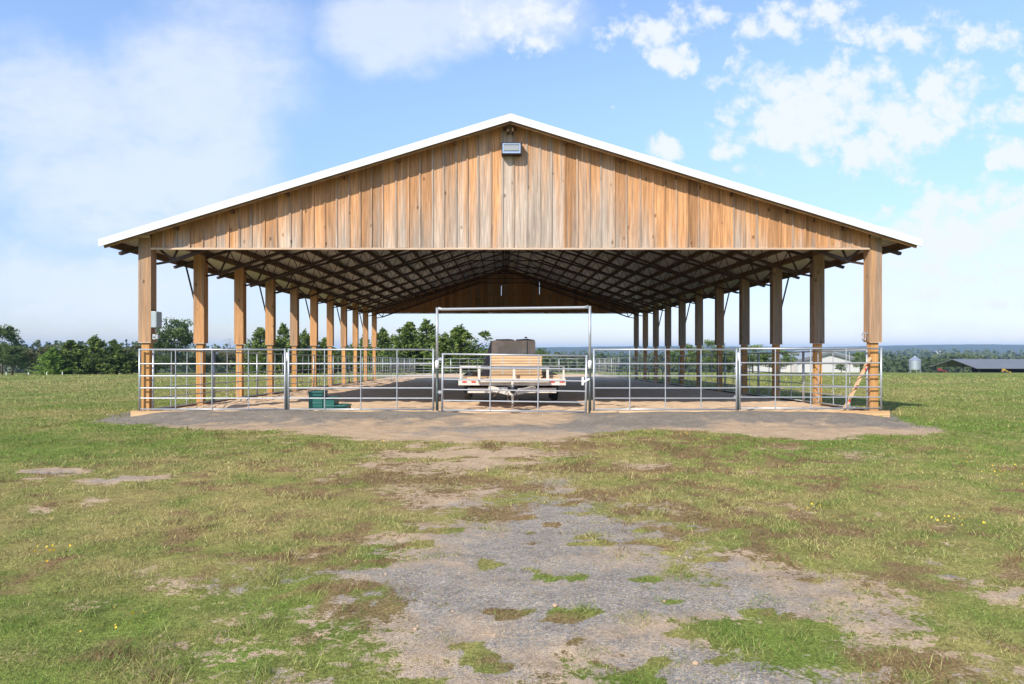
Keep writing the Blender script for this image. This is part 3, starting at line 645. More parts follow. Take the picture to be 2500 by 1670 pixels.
# ridge stub at the apex, front
m = MB(); m.box(-.075, -.04, -.30, .0, 7.07, 7.16); m.box(.04, .075, -.30, .0, 7.07, 7.16); m.build('ridge_block', M['purlin'], barn)
# base boards
def bboard(x0, x1, name='baseboard'):
    m = MB(); m.box(x0, x1, -.145, -.105, -.16, .175, .5); return m.build(name, M['board'], barn)
bboard(-9.43, -1.80); bboard(2.0, 9.43)
for s in (-1, 1):
    for i in range(NP - 1):
        ya, yb = BAY * i + (.25 if i else -.10), BAY * (i + 1) + .04
        m = MB(); x = s * (HX + .125); za, zb = float(sandz(0, ya)), float(sandz(0, yb))
        vs = [(x - .02, ya, za - .45), (x + .02, ya, za - .45), (x + .02, yb, zb - .45), (x - .02, yb, zb - .45), (x - .02, ya, za + .05), (x + .02, ya, za + .05), (x + .02, yb, zb + .05), (x - .02, yb, zb + .05)]
        m.add(vs, [(0, 3, 2, 1), (4, 5, 6, 7), (0, 1, 5, 4), (1, 2, 6, 5), (2, 3, 7, 6), (3, 0, 4, 7)], .3)
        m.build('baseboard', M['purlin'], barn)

# ------------------------------------------------------------------ floodlight
fl = empty('flood_light', (.03, -.0, 6.66), 'dark wall pack flood light with glass lens below the peak of the gable', 'lamp')
m = MB(); m.prism([(-.25, -.13), (.25, -.13), (.25, .14), (-.25, .14)], -.17, -.012); m.add([(-.27, -.24, .15), (.27, -.24, .15), (.27, -.012, .17), (-.27, -.012, .17), (-.27, -.24, .135), (.27, -.24, .135), (.27, -.012, .145), (-.27, -.012, .145)], [(0, 1, 2, 3), (7, 6, 5, 4), (4, 5, 1, 0), (5, 6, 2, 1), (6, 7, 3, 2), (7, 4, 0, 3)])
m.box(-.25, -.225, -.24, -.171, -.13, .134); m.box(.225, .25, -.24, -.171, -.13, .134); m.box(-.224, .224, -.24, -.171, -.13, -.112)
hs = m.build('housing', M['lamp'], fl, bevel=.006)
m = MB(); m.box(-.222, .222, -.20, -.172, -.110, .132); m.build('reflector', M['lamprim'], fl)
m = MB(); m.box(-.19, .19, -.228, -.205, -.045, .085); m.build('lens', M['glass'], fl, bevel=.006)
m = MB(); m.box(-.222, .222, -.232, -.21, -.110, -.075); m.box(-.222, .222, -.232, -.21, .105, .132); m.box(-.222, -.195, -.231, -.21, -.074, .104); m.box(.195, .222, -.231, -.21, -.074, .104); m.build('lens_frame', M['lamprim'], fl)

# ------------------------------------------------------------------ livestock panels
def make_panel(L, zs, nv, r=.021, name='livestock_fence'):
    e = bpy.data.objects.new(name, None); COL.objects.link(e)
    zt, zb = zs[0], zs[-1]
    m = MB(); rc = .05
    m.tube([(0, 0, -.01), (0, 0, zt + .025)], r + .005, 8); m.tube([(L, 0, -.01), (L, 0, zt + .025)], r + .005, 8); m.tube([(0, 0, zt), (L, 0, zt)], r, 8)
    m.tube([(0, 0, zb), (L, 0, zb)], r - .002, 8)
    m.build('frame', M['galv'], e, smooth=True)
    for z in zs[1:-1]:
        m = MB(); m.tube([(r * .5, -.003, z), (L - r * .5, -.003, z)], r - .0045, 8, cap=False); m.build('rail', M['galv'], e, smooth=True)
    for k in range(1, nv + 1):
        m = MB(); x = L * k / (nv + 1); m.tube([(x, -.018, zb), (x, -.018, zt)], r - .007, 8, cap=False); m.build('stay', M['galv'], e, smooth=True)
    return e
ZS = [1.52, 1.165, .86, .56, .305, .03]
LP = 3.60
front = [(-9.25, 3.63, 'galvanised fence panel at the left end of the barn front, beside the corner post'), (-5.53, 3.61, 'galvanised fence panel with the green mounting block right behind it'),
         (2.09, 3.56, 'galvanised fence panel immediately right of the tall gate frame'), (5.73, 3.53, 'galvanised fence panel at the right end of the barn front, before the diagonal brace')]
for (x, Lw, lab) in front:
    e = make_panel(Lw, ZS, 3); e.location = (x, -.06, .175); tag(e, lab, 'fence panel', 'panels across the front of the barn')
    if x > 5: e.location.z = .20
    for zz in (.25, 1.2):
        pass
side = make_panel(LP, ZS, 3, r=.02)
ordn = ['first', 'second', 'third', 'fourth', 'fifth', 'sixth', 'seventh', 'eighth', 'ninth', 'tenth', 'eleventh', 'twelfth', 'thirteenth', 'fourteenth']
firstp = True
for s, nm in ((-1, 'left'), (1, 'right')):
    for k in range(14):
        e = side if firstp else copy_tree(side); firstp = False
        y = .06 + k * 3.665; x = s * 8.98
        e.location = (x, y, float(sandz(x, y)) + .04); e.rotation_euler = Matrix.Rotation(R(90), 3, 'Z').to_euler()
        e.rotation_euler = (0, math.atan(.018), R(90))
        tag(e, '%s panel from the front in the %s side run of the arena fence' % (ordn[k], nm), 'fence panel', 'panels along the %s side of the arena' % nm)
for k in range(5):
    e = copy_tree(side); e.rotation_euler = (0, 0, 0); x = -9.0 + k * 3.62
    e.location = (x, 51.4, float(sandz(x, 51.4)) + .03)
    tag(e, '%s panel from the left in the back fence far behind the trailer' % ordn[k], 'fence panel', 'panels across the back of the arena')
# steel fence posts between the front panels
def steel_post(x, lab):
    e = empty('fence_post', (x, -.03, .1), lab, 'fence post', 'steel posts between the front panels')
    m = MB(); m.tube([(0, 0, -.3), (0, 0, 1.30)], .030, 10); m.build('stake', M['tpost'], e, smooth=True)
    m = MB(); m.tube([(0, 0, 1.301), (0, 0, 1.52)], .034, 10); m.build('sleeve', M['white'], e, smooth=True)
    m = MB(); m.beam((-.10, -.01, .42), (.10, -.01, .42), .02, .04); m.beam((-.10, -.01, 1.22), (.10, -.01, 1.22), .02, .04); m.build('clamp', M['galv'], e)
steel_post(-5.575, 'dark steel fence post with white sleeve between the two left front panels')
steel_post(5.69, 'dark steel fence post with white sleeve between the two right front panels')
# gate frame
gfz = .02
e = empty('gateway', (0, -.05, gfz), 'tall galvanised pipe gate frame rising over the middle opening', 'gate frame')
for nm_, x, zt in (('upright', -1.825, 2.72), ('upright', 1.99, 2.76)):
    m = MB(); m.tube([(x, 0, 1.40), (x, 0, zt)], .034, 12); u_ = m.build('upright', M['galv'], e, smooth=True)
    m = MB(); m.tube([(x, 0, -.12), (x, 0, 1.20)], .036, 12); m.build('socket', M['tpost'], u_, smooth=True)
    m = MB(); m.tube([(x, 0, 1.201), (x, 0, 1.401)], .045, 12); m.build('sleeve', M['white'], u_, smooth=True)
m = MB(); m.tube([(-1.80, 0, 2.70), (-1.70, 0, 2.68), (1.85, 0, 2.725), (1.96, 0, 2.745)], [.045, .036, .036, .045], 12); m.build('top_bar', M['galv'], e, smooth=True)
gate = make_panel(3.585, [1.43, 1.095, .80, .545, .27, .03], 2, r=.023, name='gate')
gate.location = (-1.70, -.06, .155); gate.rotation_euler = (0, R(.75), 0); tag(gate, 'closed galvanised six rail gate inside the tall frame, sagging slightly to the right', 'gate')
m = MB()
for z in (.48, 1.3): m.beam((-.13, 0, z), (-.02, 0, z), .035, .06); m.tube([(-.06, 0, z - .05), (-.06, 0, z + .05)], .014, 8)
m.build('hinge', M['galv'], gate)
m = MB(); m.beam((3.52, -.03, .78), (3.66, -.03, .86), .02, .05); m.tube([(3.50, -.03, .70), (3.50, -.03, .90)], .03, 8); m.build('latch', M['white'], gate)

# ------------------------------------------------------------------ electrical box, conduit, wire coil, brace
ex = -HX + .16
eb = empty('electrical_box', (ex, .13, 2.25), 'grey metal electrical box on the inner side of the left corner post', 'electrical box')
m = MB(); m.box(.002, .125, -.13, .15, 0, .40); m.build('enclosure', M['ebox'], eb, bevel=.006)
m = MB(); m.box(.127, .14, -.125, .145, .01, .39); m.build('door', M['ebox'], eb, bevel=.004)
m = MB(); m.beam((.14, .12, .17), (.155, .12, .17), .02, .04); m.build('latch', M['grey'], eb)
m = MB(); m.tube([(.06, .0, 0), (.06, .0, -.12)], .022, 8); m.build('conduit', M['grey'], eb, smooth=True)
ob = empty('outlet_box', (ex, .10, 1.95), 'small grey outlet box with cover, hanging under the electrical box on the left corner post', 'outlet')
m = MB(); m.box(.02, .10, -.07, .05, .0, .13); m.build('body', M['grey'], ob, bevel=.006)
m = MB(); m.box(.102, .15, -.06, .04, .01, .12); m.build('cover', M['grey'], ob, bevel=.01)
m = MB(); m.lathe([(.0, -.012), (.018, -.01), (.018, .01), (0, .012)], (.06, -.075, .06), 12); m.build('plug', M['black'], ob)
cw = MB()
for k in range(4):
    rr_ = .075 + .007 * k
    cw.tube([(rr_ * math.cos(a) * .6 + .004 * k, .01 * k, rr_ * 1.15 * math.sin(a)) for a in np.linspace(0, 2 * math.pi, 22)], .005, 5, cap=False)
cw.tube([(.03, 0, .07), (.10, 0, .1)], .008, 6)
co = cw.build('wire_coil', M['galv']); co.location = (HX - .27, .05, 2.02); tag(co, 'loose coil of silver wire hooked on the right corner post casing', 'wire coil')
br = empty('diagonal_brace', (8.38, .05, .17), 'slanting wooden two by four brace with red marks at the right corner post', 'brace')
m = MB(); m.beam((0, 0, 0), (.66, 0, 1.32), .04, .115, up=(0, 1, 0), tint=.1)
bo = m.build('board', M['lumber'], br)
m = MB()
for f_, w_ in ((.18, .05), (.44, .10), (.47, .03), (.78, .05), (.86, .07)):
    d = Vector((.66, 0, 1.32)); c = d * f_; dn = d.normalized(); m.beam(c - dn * w_ / 2 + Vector((0, -.0595, 0)), c + dn * w_ / 2 + Vector((0, -.0595, 0)), .04, .003, up=(0, 1, 0))
m.build('red_mark', M['reflector'], br)

# ------------------------------------------------------------------ mounting block
mbx = empty('mounting_block', (-5.20, .50, .12), 'dark green plastic three step mounting block on the sand behind the panel', 'mounting block')
def step(x0, x1, z0, z1, nm='step'):
    m = MB(); m.box(x0, x1, .03, .55, z0, z1 - .035); m.box(x0 - .012, x1 + .012, .0, .58, z1 - .035, z1); m.box(x0, x1, .018, .03, z0 + (z1 - z0) * .35, z0 + (z1 - z0) * .42); m.box(x0 + .01, x1 - .01, .016, .03, z0, z0 + .03)
    m.build(nm, M['green'], mbx, bevel=.01)
step(0, .36, 0, .49); step(.375, .66, 0, .33); step(.675, .98, 0, .135)
m = MB()
for i in range(6): m.box(.02, .34, .06 + i * .085, .09 + i * .085, .491, .497); m.box(.39, .645, .06 + i * .085, .09 + i * .085, .331, .337); m.box(.69, .97, .06 + i * .085, .09 + i * .085, .136, .142)
m.build('tread_grip', M['green'], mbx)

# ------------------------------------------------------------------ trailer
TY = 1.5                                    # front of the bed
tz = .10
tl = empty('flatbed_trailer', (.07, TY, tz), 'white flatbed trailer parked behind the gate, tongue towards the viewer', 'trailer')
WH = 1.465
m = MB(); m.box(-WH, WH, .0, .10, .62, .80); m.box(-WH, -WH + .09, .1, 6.2, .64, .80); m.box(WH - .09, WH, .1, 6.2, .64, .80); m.box(-WH, WH, 6.2, 6.3, .62, .80)
for k in range(1, 7): m.box(-WH + .09, WH - .09, k * .9, k * .9 + .06, .66, .74)
m.box(-.55, -.47, .1, 6.2, .50, .638); m.box(.47, .55, .1, 6.2, .50, .638)
fr = m.build('bed_frame', M['trailer'], tl, bevel=.006)
m = MB()
for s in (-1, 1):
    for q in (.50, 1.30): m.box(s * (q + .03) - .045, s * (q + .03) + .045, -.007, -.001, .70, .735)
for x in (-1.385, -1.115, 1.10, 1.375): m.box(x - .065, x + .065, -.012, -.001, .705, .745)
m2 = MB()
for x in (-1.30, -1.05, 1.10, 1.36): m2.box(x - .06, x + .06, -.012, -.001, .695, .735)
m2.build('reflector', M['reflector'], fr)
m = MB(); m.box(-WH + .09, WH - .09, .11, 6.19, .745, .79); m.build('deck', M['lumber'], tl)
# front rail (headboard)
m = MB()
m.box(-.945, 1.01, .02, .09, 1.06, 1.15)
m.tube([(-.92, -.06, .74), (1.0, -.06, .74)], .055, 12)
for x in (-.90, .055, .97): m.box(x - .035, x + .035, .02, .08, .80, 1.06)
m.build('headboard', M['trailer'], tl, bevel=.005)
for s in (-1, 1):
    m = MB(); xo = s * 1.43; xi = s * 1.04
    if s < 0: xi = -.97
    m.box(min(xo, xo - s * .05), max(xo, xo - s * .05), .02, .06, .80, 1.12); m.box(min(xo, xi), max(xo, xi), .022, .058, 1.12, 1.15)
    m.build('stake_rail', M['trailer'], tl)
# lower cross member and A-frame tongue
m = MB(); m.box(-1.22, 1.22, .18, .26, .40, .54); m.build('cross_member', M['trailer'], tl, bevel=.005)
m = MB()
for s in (-1, 1): m.beam((s * .62, .1, .54), (s * .07, -.98, .48), .07, .13)
m.box(-.12, .12, -1.02, -.86, .42, .55); m.beam((-.4, -.3, .50), (.4, -.3, .50), .06, .09)
m.box(-.36, -.08, -.62, -.56, .56, .60)
m.build('tongue', M['trailer'], tl, bevel=.004)
m = MB(); m.tube([(0, -.99, .52), (0, -1.12, .54), (0, -1.24, .53)], [.07, .06, .055], 10); m.lathe([(0, 0), (.06, .005), (.065, .05), (.03, .08), (0, .085)], (0, -1.22, .56), 12); m.box(-.13, .13, -1.0, -.92, .56, .66)
m.build('coupler', M['black'], tl, smooth=True)
m = MB(); m.tube([(0, -1.04, .76), (0, -1.04, .30)], .035, 10); m.tube([(0, -1.04, .31), (0, -1.04, .03)], .026, 10); m.box(-.08, .08, -1.12, -.96, .01, .03); m.tube([(0, -1.04, .72), (.0, -1.13, .72), (0, -1.15, .66)], .01, 6)
m.build('jack', M['trailer'], tl, smooth=True)
m = MB()
for s in (-1, 1): m.tube([(s * .09, -1.0, .50), (s * .13, -1.05, .34), (s * .08, -1.1, .22), (s * .0 + .03, -1.1, .20)], .013, 6)
m.tube([(-.2, -.5, .62), (-.35, -.7, .50), (-.52, -.75, .36), (-.45, -.9, .40)], .01, 6)
m.build('safety_chain', M['rustbrown'], tl, smooth=True)
for s in (-1, 1):
    for wy in (2.9, 3.75):
        m = MB(); x = s * 1.36
        m.lathe([(.20, -.11), (.33, -.11), (.365, -.08), (.37, 0), (.365, .08), (.33, .11), (.20, .11)], (x, wy, .37), 28, axis='x'); wtyre = m.build('wheel', M['tyre'], tl, smooth=True)
        m = MB(); m.lathe([(0.001, .03 * s), (.07, .05 * s), (.09, .0), (.17, .0), (.199, .09 * s)], (x, wy, .37), 24, axis='x'); m.build('rim', M['trailer'], wtyre, smooth=True)
    m = MB(); m.prism([(2.38, .60), (2.45, .80), (4.2, .80), (4.27, .60), (4.24, .60), (4.17, .78), (2.48, .78), (2.41, .60)], -.13, .13)
    # fender profile runs along y: rotate the prism
    m.v = [(s * 1.36 + v_[1], v_[0], v_[2]) for v_ in m.v]; m.build('fender', M['trailer'], tl)
m = MB(); m.tube([(-1.3, 2.9, .37), (1.3, 2.9, .37)], .035, 8); m.tube([(-1.3, 3.75, .37), (1.3, 3.75, .37)], .035, 8); m.build('axle', M['black'], tl)
# load: lumber stack and dark steel feeder box
bedz = tz + .792
ls = empty('lumber_stack', (.07, TY + .55, bedz), 'strapped stack of new pale lumber lying across the front of the trailer bed', 'lumber stack')
m = MB(); rs = random.Random(3)
zc = .10
while zc < .60:
    for j in range(8):
        m.val = rs.uniform(-.30, .12)
        m.box(-.60 + rs.uniform(-.012, .012), .84 + rs.uniform(-.012, .012), .0 + j * .145, .14 + j * .145, zc, zc + .066, rs.uniform(-.4, .8))
    zc += .078
for xx in (-.5, .1, .7): m.box(xx - .045, xx + .045, 0.02, 1.1, .0, .098, .4)
m.build('boards', M['lumber'], ls)
m = MB()
for xx in (-.25, .5): m.box(xx - .01, xx + .01, -.004, -.002, .10, .60); m.box(xx - .01, xx + .01, -.004, 1.16, zc + .001, zc + .003)
m.build('strap', M['grey'], ls)
lb = MB()
for j, (xa, xb, z0) in enumerate(((-.70, .80, 0), (-.62, .84, .05), (.95, 1.32, 0), (.98, 1.30, .06), (-1.25, -.95, 0))): lb.box(xa, xb, .0, .10, z0, z0 + .045, .2 * j)
o = lb.build('loose_boards', M['lumber']); o.location = (.07, TY + .22, bedz); tag(o, 'loose pale boards on the trailer bed in front of the lumber stack', 'boards')
fb = empty('steel_feed_box', (.10, TY + 2.0, bedz), 'large dark brown steel box with sloping left side standing on the trailer bed', 'steel box')
m = MB(); m.prism([(-.62, 0), (.70, 0), (.70, 1.04), (.64, 1.08), (-.56, 1.08), (-.62, 1.04)], 0, 1.9); m.build('body', M['charcoal'], fb, bevel=.015)
m = MB(); m.prism([(-.95, 0), (-.622, 0), (-.622, 1.075), (-.65, 1.06), (-.82, .50)], .02, 1.88); m.build('side_panel', M['darkside'], fb)
m = MB(); m.tube([(-.5, .2, 1.09), (-.1, .2, 1.10), (.05, .22, 1.08)], .025, 8); m.tube([(.12, .2, 1.08), (.45, .2, 1.105), (.68, .3, 1.07)], .03, 8); m.lathe([(0, .05), (.04, .03), (.05, 0), (0, 0)], (.42, .2, 1.15), 10)
m.build('rolled_cover', M['darkside'], fb, smooth=True)
m = MB(); m.box(.44, .47, -.006, -.001, .3, 1.05); m.build('strap', M['tpost'], fb)

# ------------------------------------------------------------------ trees
def quads(P, size, rg, flat=.5):
    k = len(P); a = rg.normal(0, 1, (k, 3)); a /= np.linalg.norm(a, axis=1)[:, None]
    b_ = np.cross(a, rg.normal(0, 1, (k, 3))); b_ /= np.linalg.norm(b_, axis=1)[:, None]
    s_ = (size * rg.uniform(.6, 1.4, k))[:, None]
    V = np.stack([P - a * s_, P - b_ * s_ * flat, P + a * s_, P + b_ * s_ * flat], 1).reshape(-1, 3)
    return V, np.arange(len(V)).reshape(-1, 4)
def crown_cedar(seed, h=1.0, r=.42, n=10500, size=.0175):
    rg = np.random.default_rng(seed); P = []; T = []
    nb = 300; per = n // nb
    tops = [(0, 0, 1.0)] + [(rg.uniform(-.6, .6) * r, rg.uniform(-.6, .6) * r, rg.uniform(.66, .92)) for _ in range(5)]
    for i in range(nb):
        tx, ty, th = tops[0] if i % 2 else tops[rg.integers(len(tops))]
        t = rg.uniform(0, 1) ** 1.1; z0 = .0 + t * (th - .05); a = rg.uniform(0, 2 * np.pi)
        ln = r * 1.08 * ((1 - t) ** .92) * rg.uniform(.72, 1.08) * (1 if th == 1 else .75) + .015; lift = rg.uniform(.25, .75) * ln * .6
        s_ = rg.uniform(.1, 1, per) ** .55; q = np.stack([tx * min(1, t * 1.6) + np.cos(a) * ln * s_, ty * min(1, t * 1.6) + np.sin(a) * ln * s_, z0 + lift * s_ ** 1.6 + .05 * s_ ** 5 * rg.uniform(0, 1.4)], 1)
        q += rg.normal(0, .022, q.shape) * (1.35 - s_[:, None]); P.append(q)
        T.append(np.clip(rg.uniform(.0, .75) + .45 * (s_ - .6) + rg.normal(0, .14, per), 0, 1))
    P = np.concatenate(P); P[:, 2] = np.clip(P[:, 2], .0, 1.05); return P * h, np.concatenate(T), size * h
def crown_oak(seed, r=.40, n=5600, size=.019, low=.18, rz=.36):
    rg = np.random.default_rng(seed); P = []; T = []; nb = 46
    for i in range(nb):
        d = rg.normal(0, 1, 3); d /= np.linalg.norm(d); rad = rg.uniform(.45, .95)
        c = np.array([d[0] * r * rad, d[1] * r * rad, .60 + d[2] * rz * rad]); c[2] = max(c[2], low)
        br_ = rg.uniform(.07, .13); k = n // nb; v = rg.normal(0, 1, (k, 3)); v /= np.linalg.norm(v, axis=1)[:, None]
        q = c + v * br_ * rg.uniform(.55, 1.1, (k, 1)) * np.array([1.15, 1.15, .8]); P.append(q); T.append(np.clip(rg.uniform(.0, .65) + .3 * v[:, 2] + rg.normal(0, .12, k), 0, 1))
    P = np.concatenate(P); P[:, 2] = np.clip(P[:, 2], .005, 1.02); return P, np.concatenate(T), size
def make_tree(name, kind, seed, mt):
    e = bpy.data.objects.new(name, None); COL.objects.link(e)
    rg = np.random.default_rng(seed)
    P, T, sz = crown_cedar(seed) if kind == 'cedar' else (crown_oak(seed) if kind == 'oak' else (crown_oak(seed, r=.5, low=.06, rz=.42) if kind == 'bush' else crown_oak(seed, r=.42, n=420, size=.012)))
    if kind == 'bush': P[:, 2] -= .0
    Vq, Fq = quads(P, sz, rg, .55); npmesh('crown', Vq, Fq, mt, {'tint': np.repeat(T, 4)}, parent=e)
    m = MB(); H = .95 if kind == 'cedar' else .75
    m.tube([(0, 0, -.03), (.004, .003, H * .3), (-.004, 0, H * .65), (0, 0, H)], [.028, .02, .012, .003], 7)
    for k in range(14):
        a = rg.uniform(0, 6.28); z0 = rg.uniform(.12, .6); ln = rg.uniform(.15, .32); m.tube([(0, 0, z0), (math.cos(a) * ln * .5, math.sin(a) * ln * .5, z0 + ln * .3), (math.cos(a) * ln, math.sin(a) * ln, z0 + ln * .75)], [.009, .006, .002], 5, cap=False)
    m.build('trunk', M['bark'] if kind != 'bare' else M['twig'], e, smooth=True)
    return e
protos = {}
TREES = [('oak', 0, 5, 783, 80, 88, 'tall dark oak cut off by the left edge of the picture'),
 ('bush', 0, 30, 838, 90, 84, 'broad bush under the tall oak at the left edge'),
 ('scrub', 0, 78, 828, 105, 96, 'brownish rounded tree left of the bright green cedar'),
 ('bush', 1, -45, 835, 110, 90, 'dark bush half outside the left edge of the picture'),
 ('light', 0, 127, 846, 66, 82, 'bright yellow green young cedar, the lightest tree on the left'),
 ('cedar', 0, 172, 828, 86, 85, 'broad cedar just right of the bright yellow green one'),
 ('cedar', 1, 232, 817, 84, 86, 'spiky topped cedar standing highest in the left thicket'),
 ('cedar', 2, 285, 838, 84, 88, 'lower cedar at the right end of the left thicket'),
 ('bush', 0, 322, 868, 70, 89, 'low bush directly left of the left corner post'),
 ('scrub', 1, 335, 838, 120, 118, 'distant olive tree behind the bush by the left corner post'),
 ('oak', 1, 425, 771, 108, 94, 'tall round oak seen between the first and second left posts'),
 ('bush', 1, 380, 862, 80, 90, 'dark bush at the foot of the tall round oak, on its left'),
 ('scrub', 0, 495, 850, 95, 100, 'brownish bush just right of the second left post'),
 ('scrub', 1, 560, 856, 110, 106, 'low brown scrub seen behind the third left post'),
 ('bare', 0, 562, 812, 60, 104, 'nearly bare grey tree with thin twigs left of the third post'),
 ('cedar', 0, 636, 797, 84, 86, 'dark cedar seen between the third and fourth left posts'),
 ('cedar', 2, 692, 788, 76, 88, 'tall cedar seen between the fourth and fifth left posts'),
 ('cedar', 1, 744, 803, 66, 91, 'pointed cedar seen between the fifth and sixth left posts'),
 ('cedar', 0, 795, 822, 76, 93, 'cedar seen between the sixth and seventh left posts'),
 ('bush', 1, 850, 838, 60, 95, 'bush seen between the seventh and eighth left posts'),
 ('cedar', 2, 890, 815, 66, 93, 'cedar behind the last two left posts'),
 ('cedar', 1, 935, 799, 84, 92, 'cedar just right of the last left post'),
 ('cedar', 0, 1000, 783, 100, 89, 'left one of the two tallest cedars in the back opening'),
 ('cedar', 2, 1042, 778, 108, 92, 'right one of the two tallest cedars in the back opening'),
 ('cedar', 1, 1122, 792, 124, 80, 'full yellowish cedar directly left of the steel box on the trailer'),
 ('bush', 0, 1190, 868, 80, 84, 'low bush behind the left side of the trailer'),
 ('bush', 1, 965, 855, 90, 86, 'dark bush filling the gap left of the two tallest cedars'),
 ('bush', 0, 1082, 850, 90, 84, 'bush filling the gap between the tallest cedars and the yellowish one'),
 ('bush', 1, 725, 862, 90, 88, 'low bush between two cedars behind the left posts'),
 ('bush', 0, 820, 866, 90, 90, 'low dark bush behind the sixth and seventh left posts'),
 ('bush', 1, 660, 868, 90, 90, 'low bush under the dark cedar behind the fourth left post'),
 ('bush', 1, 1320, 846, 46, 100, 'small dark bush peeking out right of the steel box'),
 ('oaklight', 0, 1672, 836, 76, 112, 'rounded light green tree between the fifth and sixth right posts from the back'),
 ('oaklight', 1, 1738, 830, 66, 113, 'light green tree seen behind the right posts, with the highest top there'),
 ('oaklight', 0, 1780, 848, 76, 115, 'light green bush just left of the fourth right post'),
 ('oaklight', 1, 1838, 842, 76, 110, 'light green tree between the fourth and third right posts'),
 ('oaklight', 0, 1903, 852, 84, 112, 'light green bush covering the left corner of the pale farm barn'),
 ('oaklight', 1, 2100, 859, 36, 125, 'small green tree between the pale farm barn and the right corner post'),
 ('bush', 0, 2054, 887, 34, 128, 'small round bush in front of the pale farm barn')]
kindmap = {'oak': ('oak_tree', 'oak', 'oak'), 'bush': ('bush', 'bush', 'oak'), 'scrub': ('scrub_tree', 'bush', 'scrub'), 'light': ('young_cedar', 'cedar', 'cedarlight'), 'cedar': ('cedar_tree', 'cedar', 'cedar'), 'bare': ('bare_tree', 'bare', 'scrub'), 'oaklight': ('leafy_tree', 'bush', 'cedar')}
rt = random.Random(4)
for (kd, vi, px, pyt, wpx, D, lab) in TREES:
    nm, shape, mt = kindmap[kd]; key = (kd, vi)
    if key in protos: e = copy_tree(protos[key])
    else: e = make_tree(nm, shape, 100 + len(protos) * 7, M[mt]); protos[key] = e
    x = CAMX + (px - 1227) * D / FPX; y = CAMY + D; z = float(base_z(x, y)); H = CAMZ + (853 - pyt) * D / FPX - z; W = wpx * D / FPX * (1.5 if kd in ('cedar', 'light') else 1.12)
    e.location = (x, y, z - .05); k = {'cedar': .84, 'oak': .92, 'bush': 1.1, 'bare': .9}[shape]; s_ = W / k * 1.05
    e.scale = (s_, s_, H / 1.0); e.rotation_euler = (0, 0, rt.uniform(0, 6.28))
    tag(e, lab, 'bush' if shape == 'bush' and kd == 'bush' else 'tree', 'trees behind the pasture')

# far woods: one mass each
def far_wood(name, lab, tops, D, depth, tree_w, leaf, per, seed, rows=4, mt='wood_far', basez=None):
    rg = np.random.default_rng(seed); P = []; T = []
    pxs = [t_[0] for t_ in tops]; pys = [t_[1] for t_ in tops]
    for r_ in range(rows):
        Dr = D + depth * r_ / max(1, rows - 1); x = CAMX + (pxs[0] - 1227) * D / FPX; xe = CAMX + (pxs[-1] - 1227) * D / FPX
        while x < xe:
            ppx = 1227 + (x - CAMX) * FPX / D
            top = CAMZ + (853 - np.interp(ppx, pxs, pys)) * D / FPX - (rows - 1 - r_) * tree_w * .16 + rg.uniform(-.35, .12) * tree_w * .6
            rad = tree_w * rg.uniform(.45, .75); xc = x + rg.uniform(-.2, .2) * tree_w; yc = CAMY + Dr + rg.uniform(-.4, .4) * tree_w
            gz = float(base_z(np.array([xc]), np.array([yc]))[0]) if basez is None else basez
            gz = min(gz, top - tree_w)
            v = rg.normal(0, 1, (per, 3)); v /= np.linalg.norm(v, axis=1)[:, None]; v[:, 1] = -np.abs(v[:, 1]) * .9
            hz = (top - gz) / 2; q = np.stack([xc + v[:, 0] * rad, yc + v[:, 1] * rad, top - hz + v[:, 2] * hz * np.where(v[:, 2] < 0, 1, 1)], 1); q += rg.normal(0, tree_w * .05, q.shape)
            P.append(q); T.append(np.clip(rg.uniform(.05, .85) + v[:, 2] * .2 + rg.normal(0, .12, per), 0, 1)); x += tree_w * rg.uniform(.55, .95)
    P = np.concatenate(P); T = np.concatenate(T); Vq, Fq = quads(P, leaf, rg, .7)
    o = npmesh(name, Vq, Fq, M[mt], {'tint': np.repeat(T, 4)}); tag(o, lab, 'woods', kind='stuff'); return o
far_wood('woods', 'wooded hillside beyond the pasture on the left', [(-250, 820), (0, 822), (60, 830), (120, 834), (200, 838), (300, 841), (420, 842), (600, 845), (700, 850), (900, 856), (1200, 868)], 330, 120, 9, 1.3, 120, 1, 4)
far_wood('woods', 'line of olive woods behind the farm buildings on the right', [(1150, 866), (1300, 862), (1450, 866), (1600, 870), (1800, 872), (2000, 872), (2100, 869), (2250, 866), (2330, 868), (2420, 872), (2700, 868)], 290, 60, 7, 1.0, 150, 2, 3)
far_wood('woods', 'farther dark belt of woods below the blue hills', [(1200, 858), (1350, 860), (1600, 862), (1900, 864), (2150, 866), (2300, 862), (2400, 858), (2500, 854), (2800, 852)], 900, 300, 18, 3.0, 70, 3, 3)
# hills
hx = np.linspace(-5500, 5500, 260); hy = np.linspace(0, 1, 26)
HXX, HYY = np.meshgrid(hx, hy); hxf, hyf = HXX.ravel(), HYY.ravel(); HD = 3400
ppx = 1227 + hxf * FPX / HD
prof = np.interp(ppx, [-1500, -200, 600, 1000, 1300, 1500, 1700, 2000, 2150, 2350, 2480, 2560, 2900, 4000], [845, 850, 856, 852, 849, 846, 846, 848, 845, 841, 842, 846, 850, 846])
top = CAMZ + (853 - prof) * HD / FPX
hz = -45 + (top + 45) * np.sin(np.clip(hyf * 1.25, 0, 1) * np.pi / 2) ** 1.1 + (fbm(hxf * .006, hyf * 7, 3, 4) - .5) * 16 * (1 - hyf) + (fbm(hxf * .03, hyf * 30, 4, 3) - .5) * 5
hyy = CAMY + 2300 + hyf * 1300
nxh = len(hx); Fh = (np.arange(25)[:, None] * nxh + np.arange(nxh - 1)[None]).ravel()
hm = mat('wooded_hill', (.03, .045, .028), .95, 0, .45, .02, detail=10, dirt=((.10, .11, .05), .006, .64))
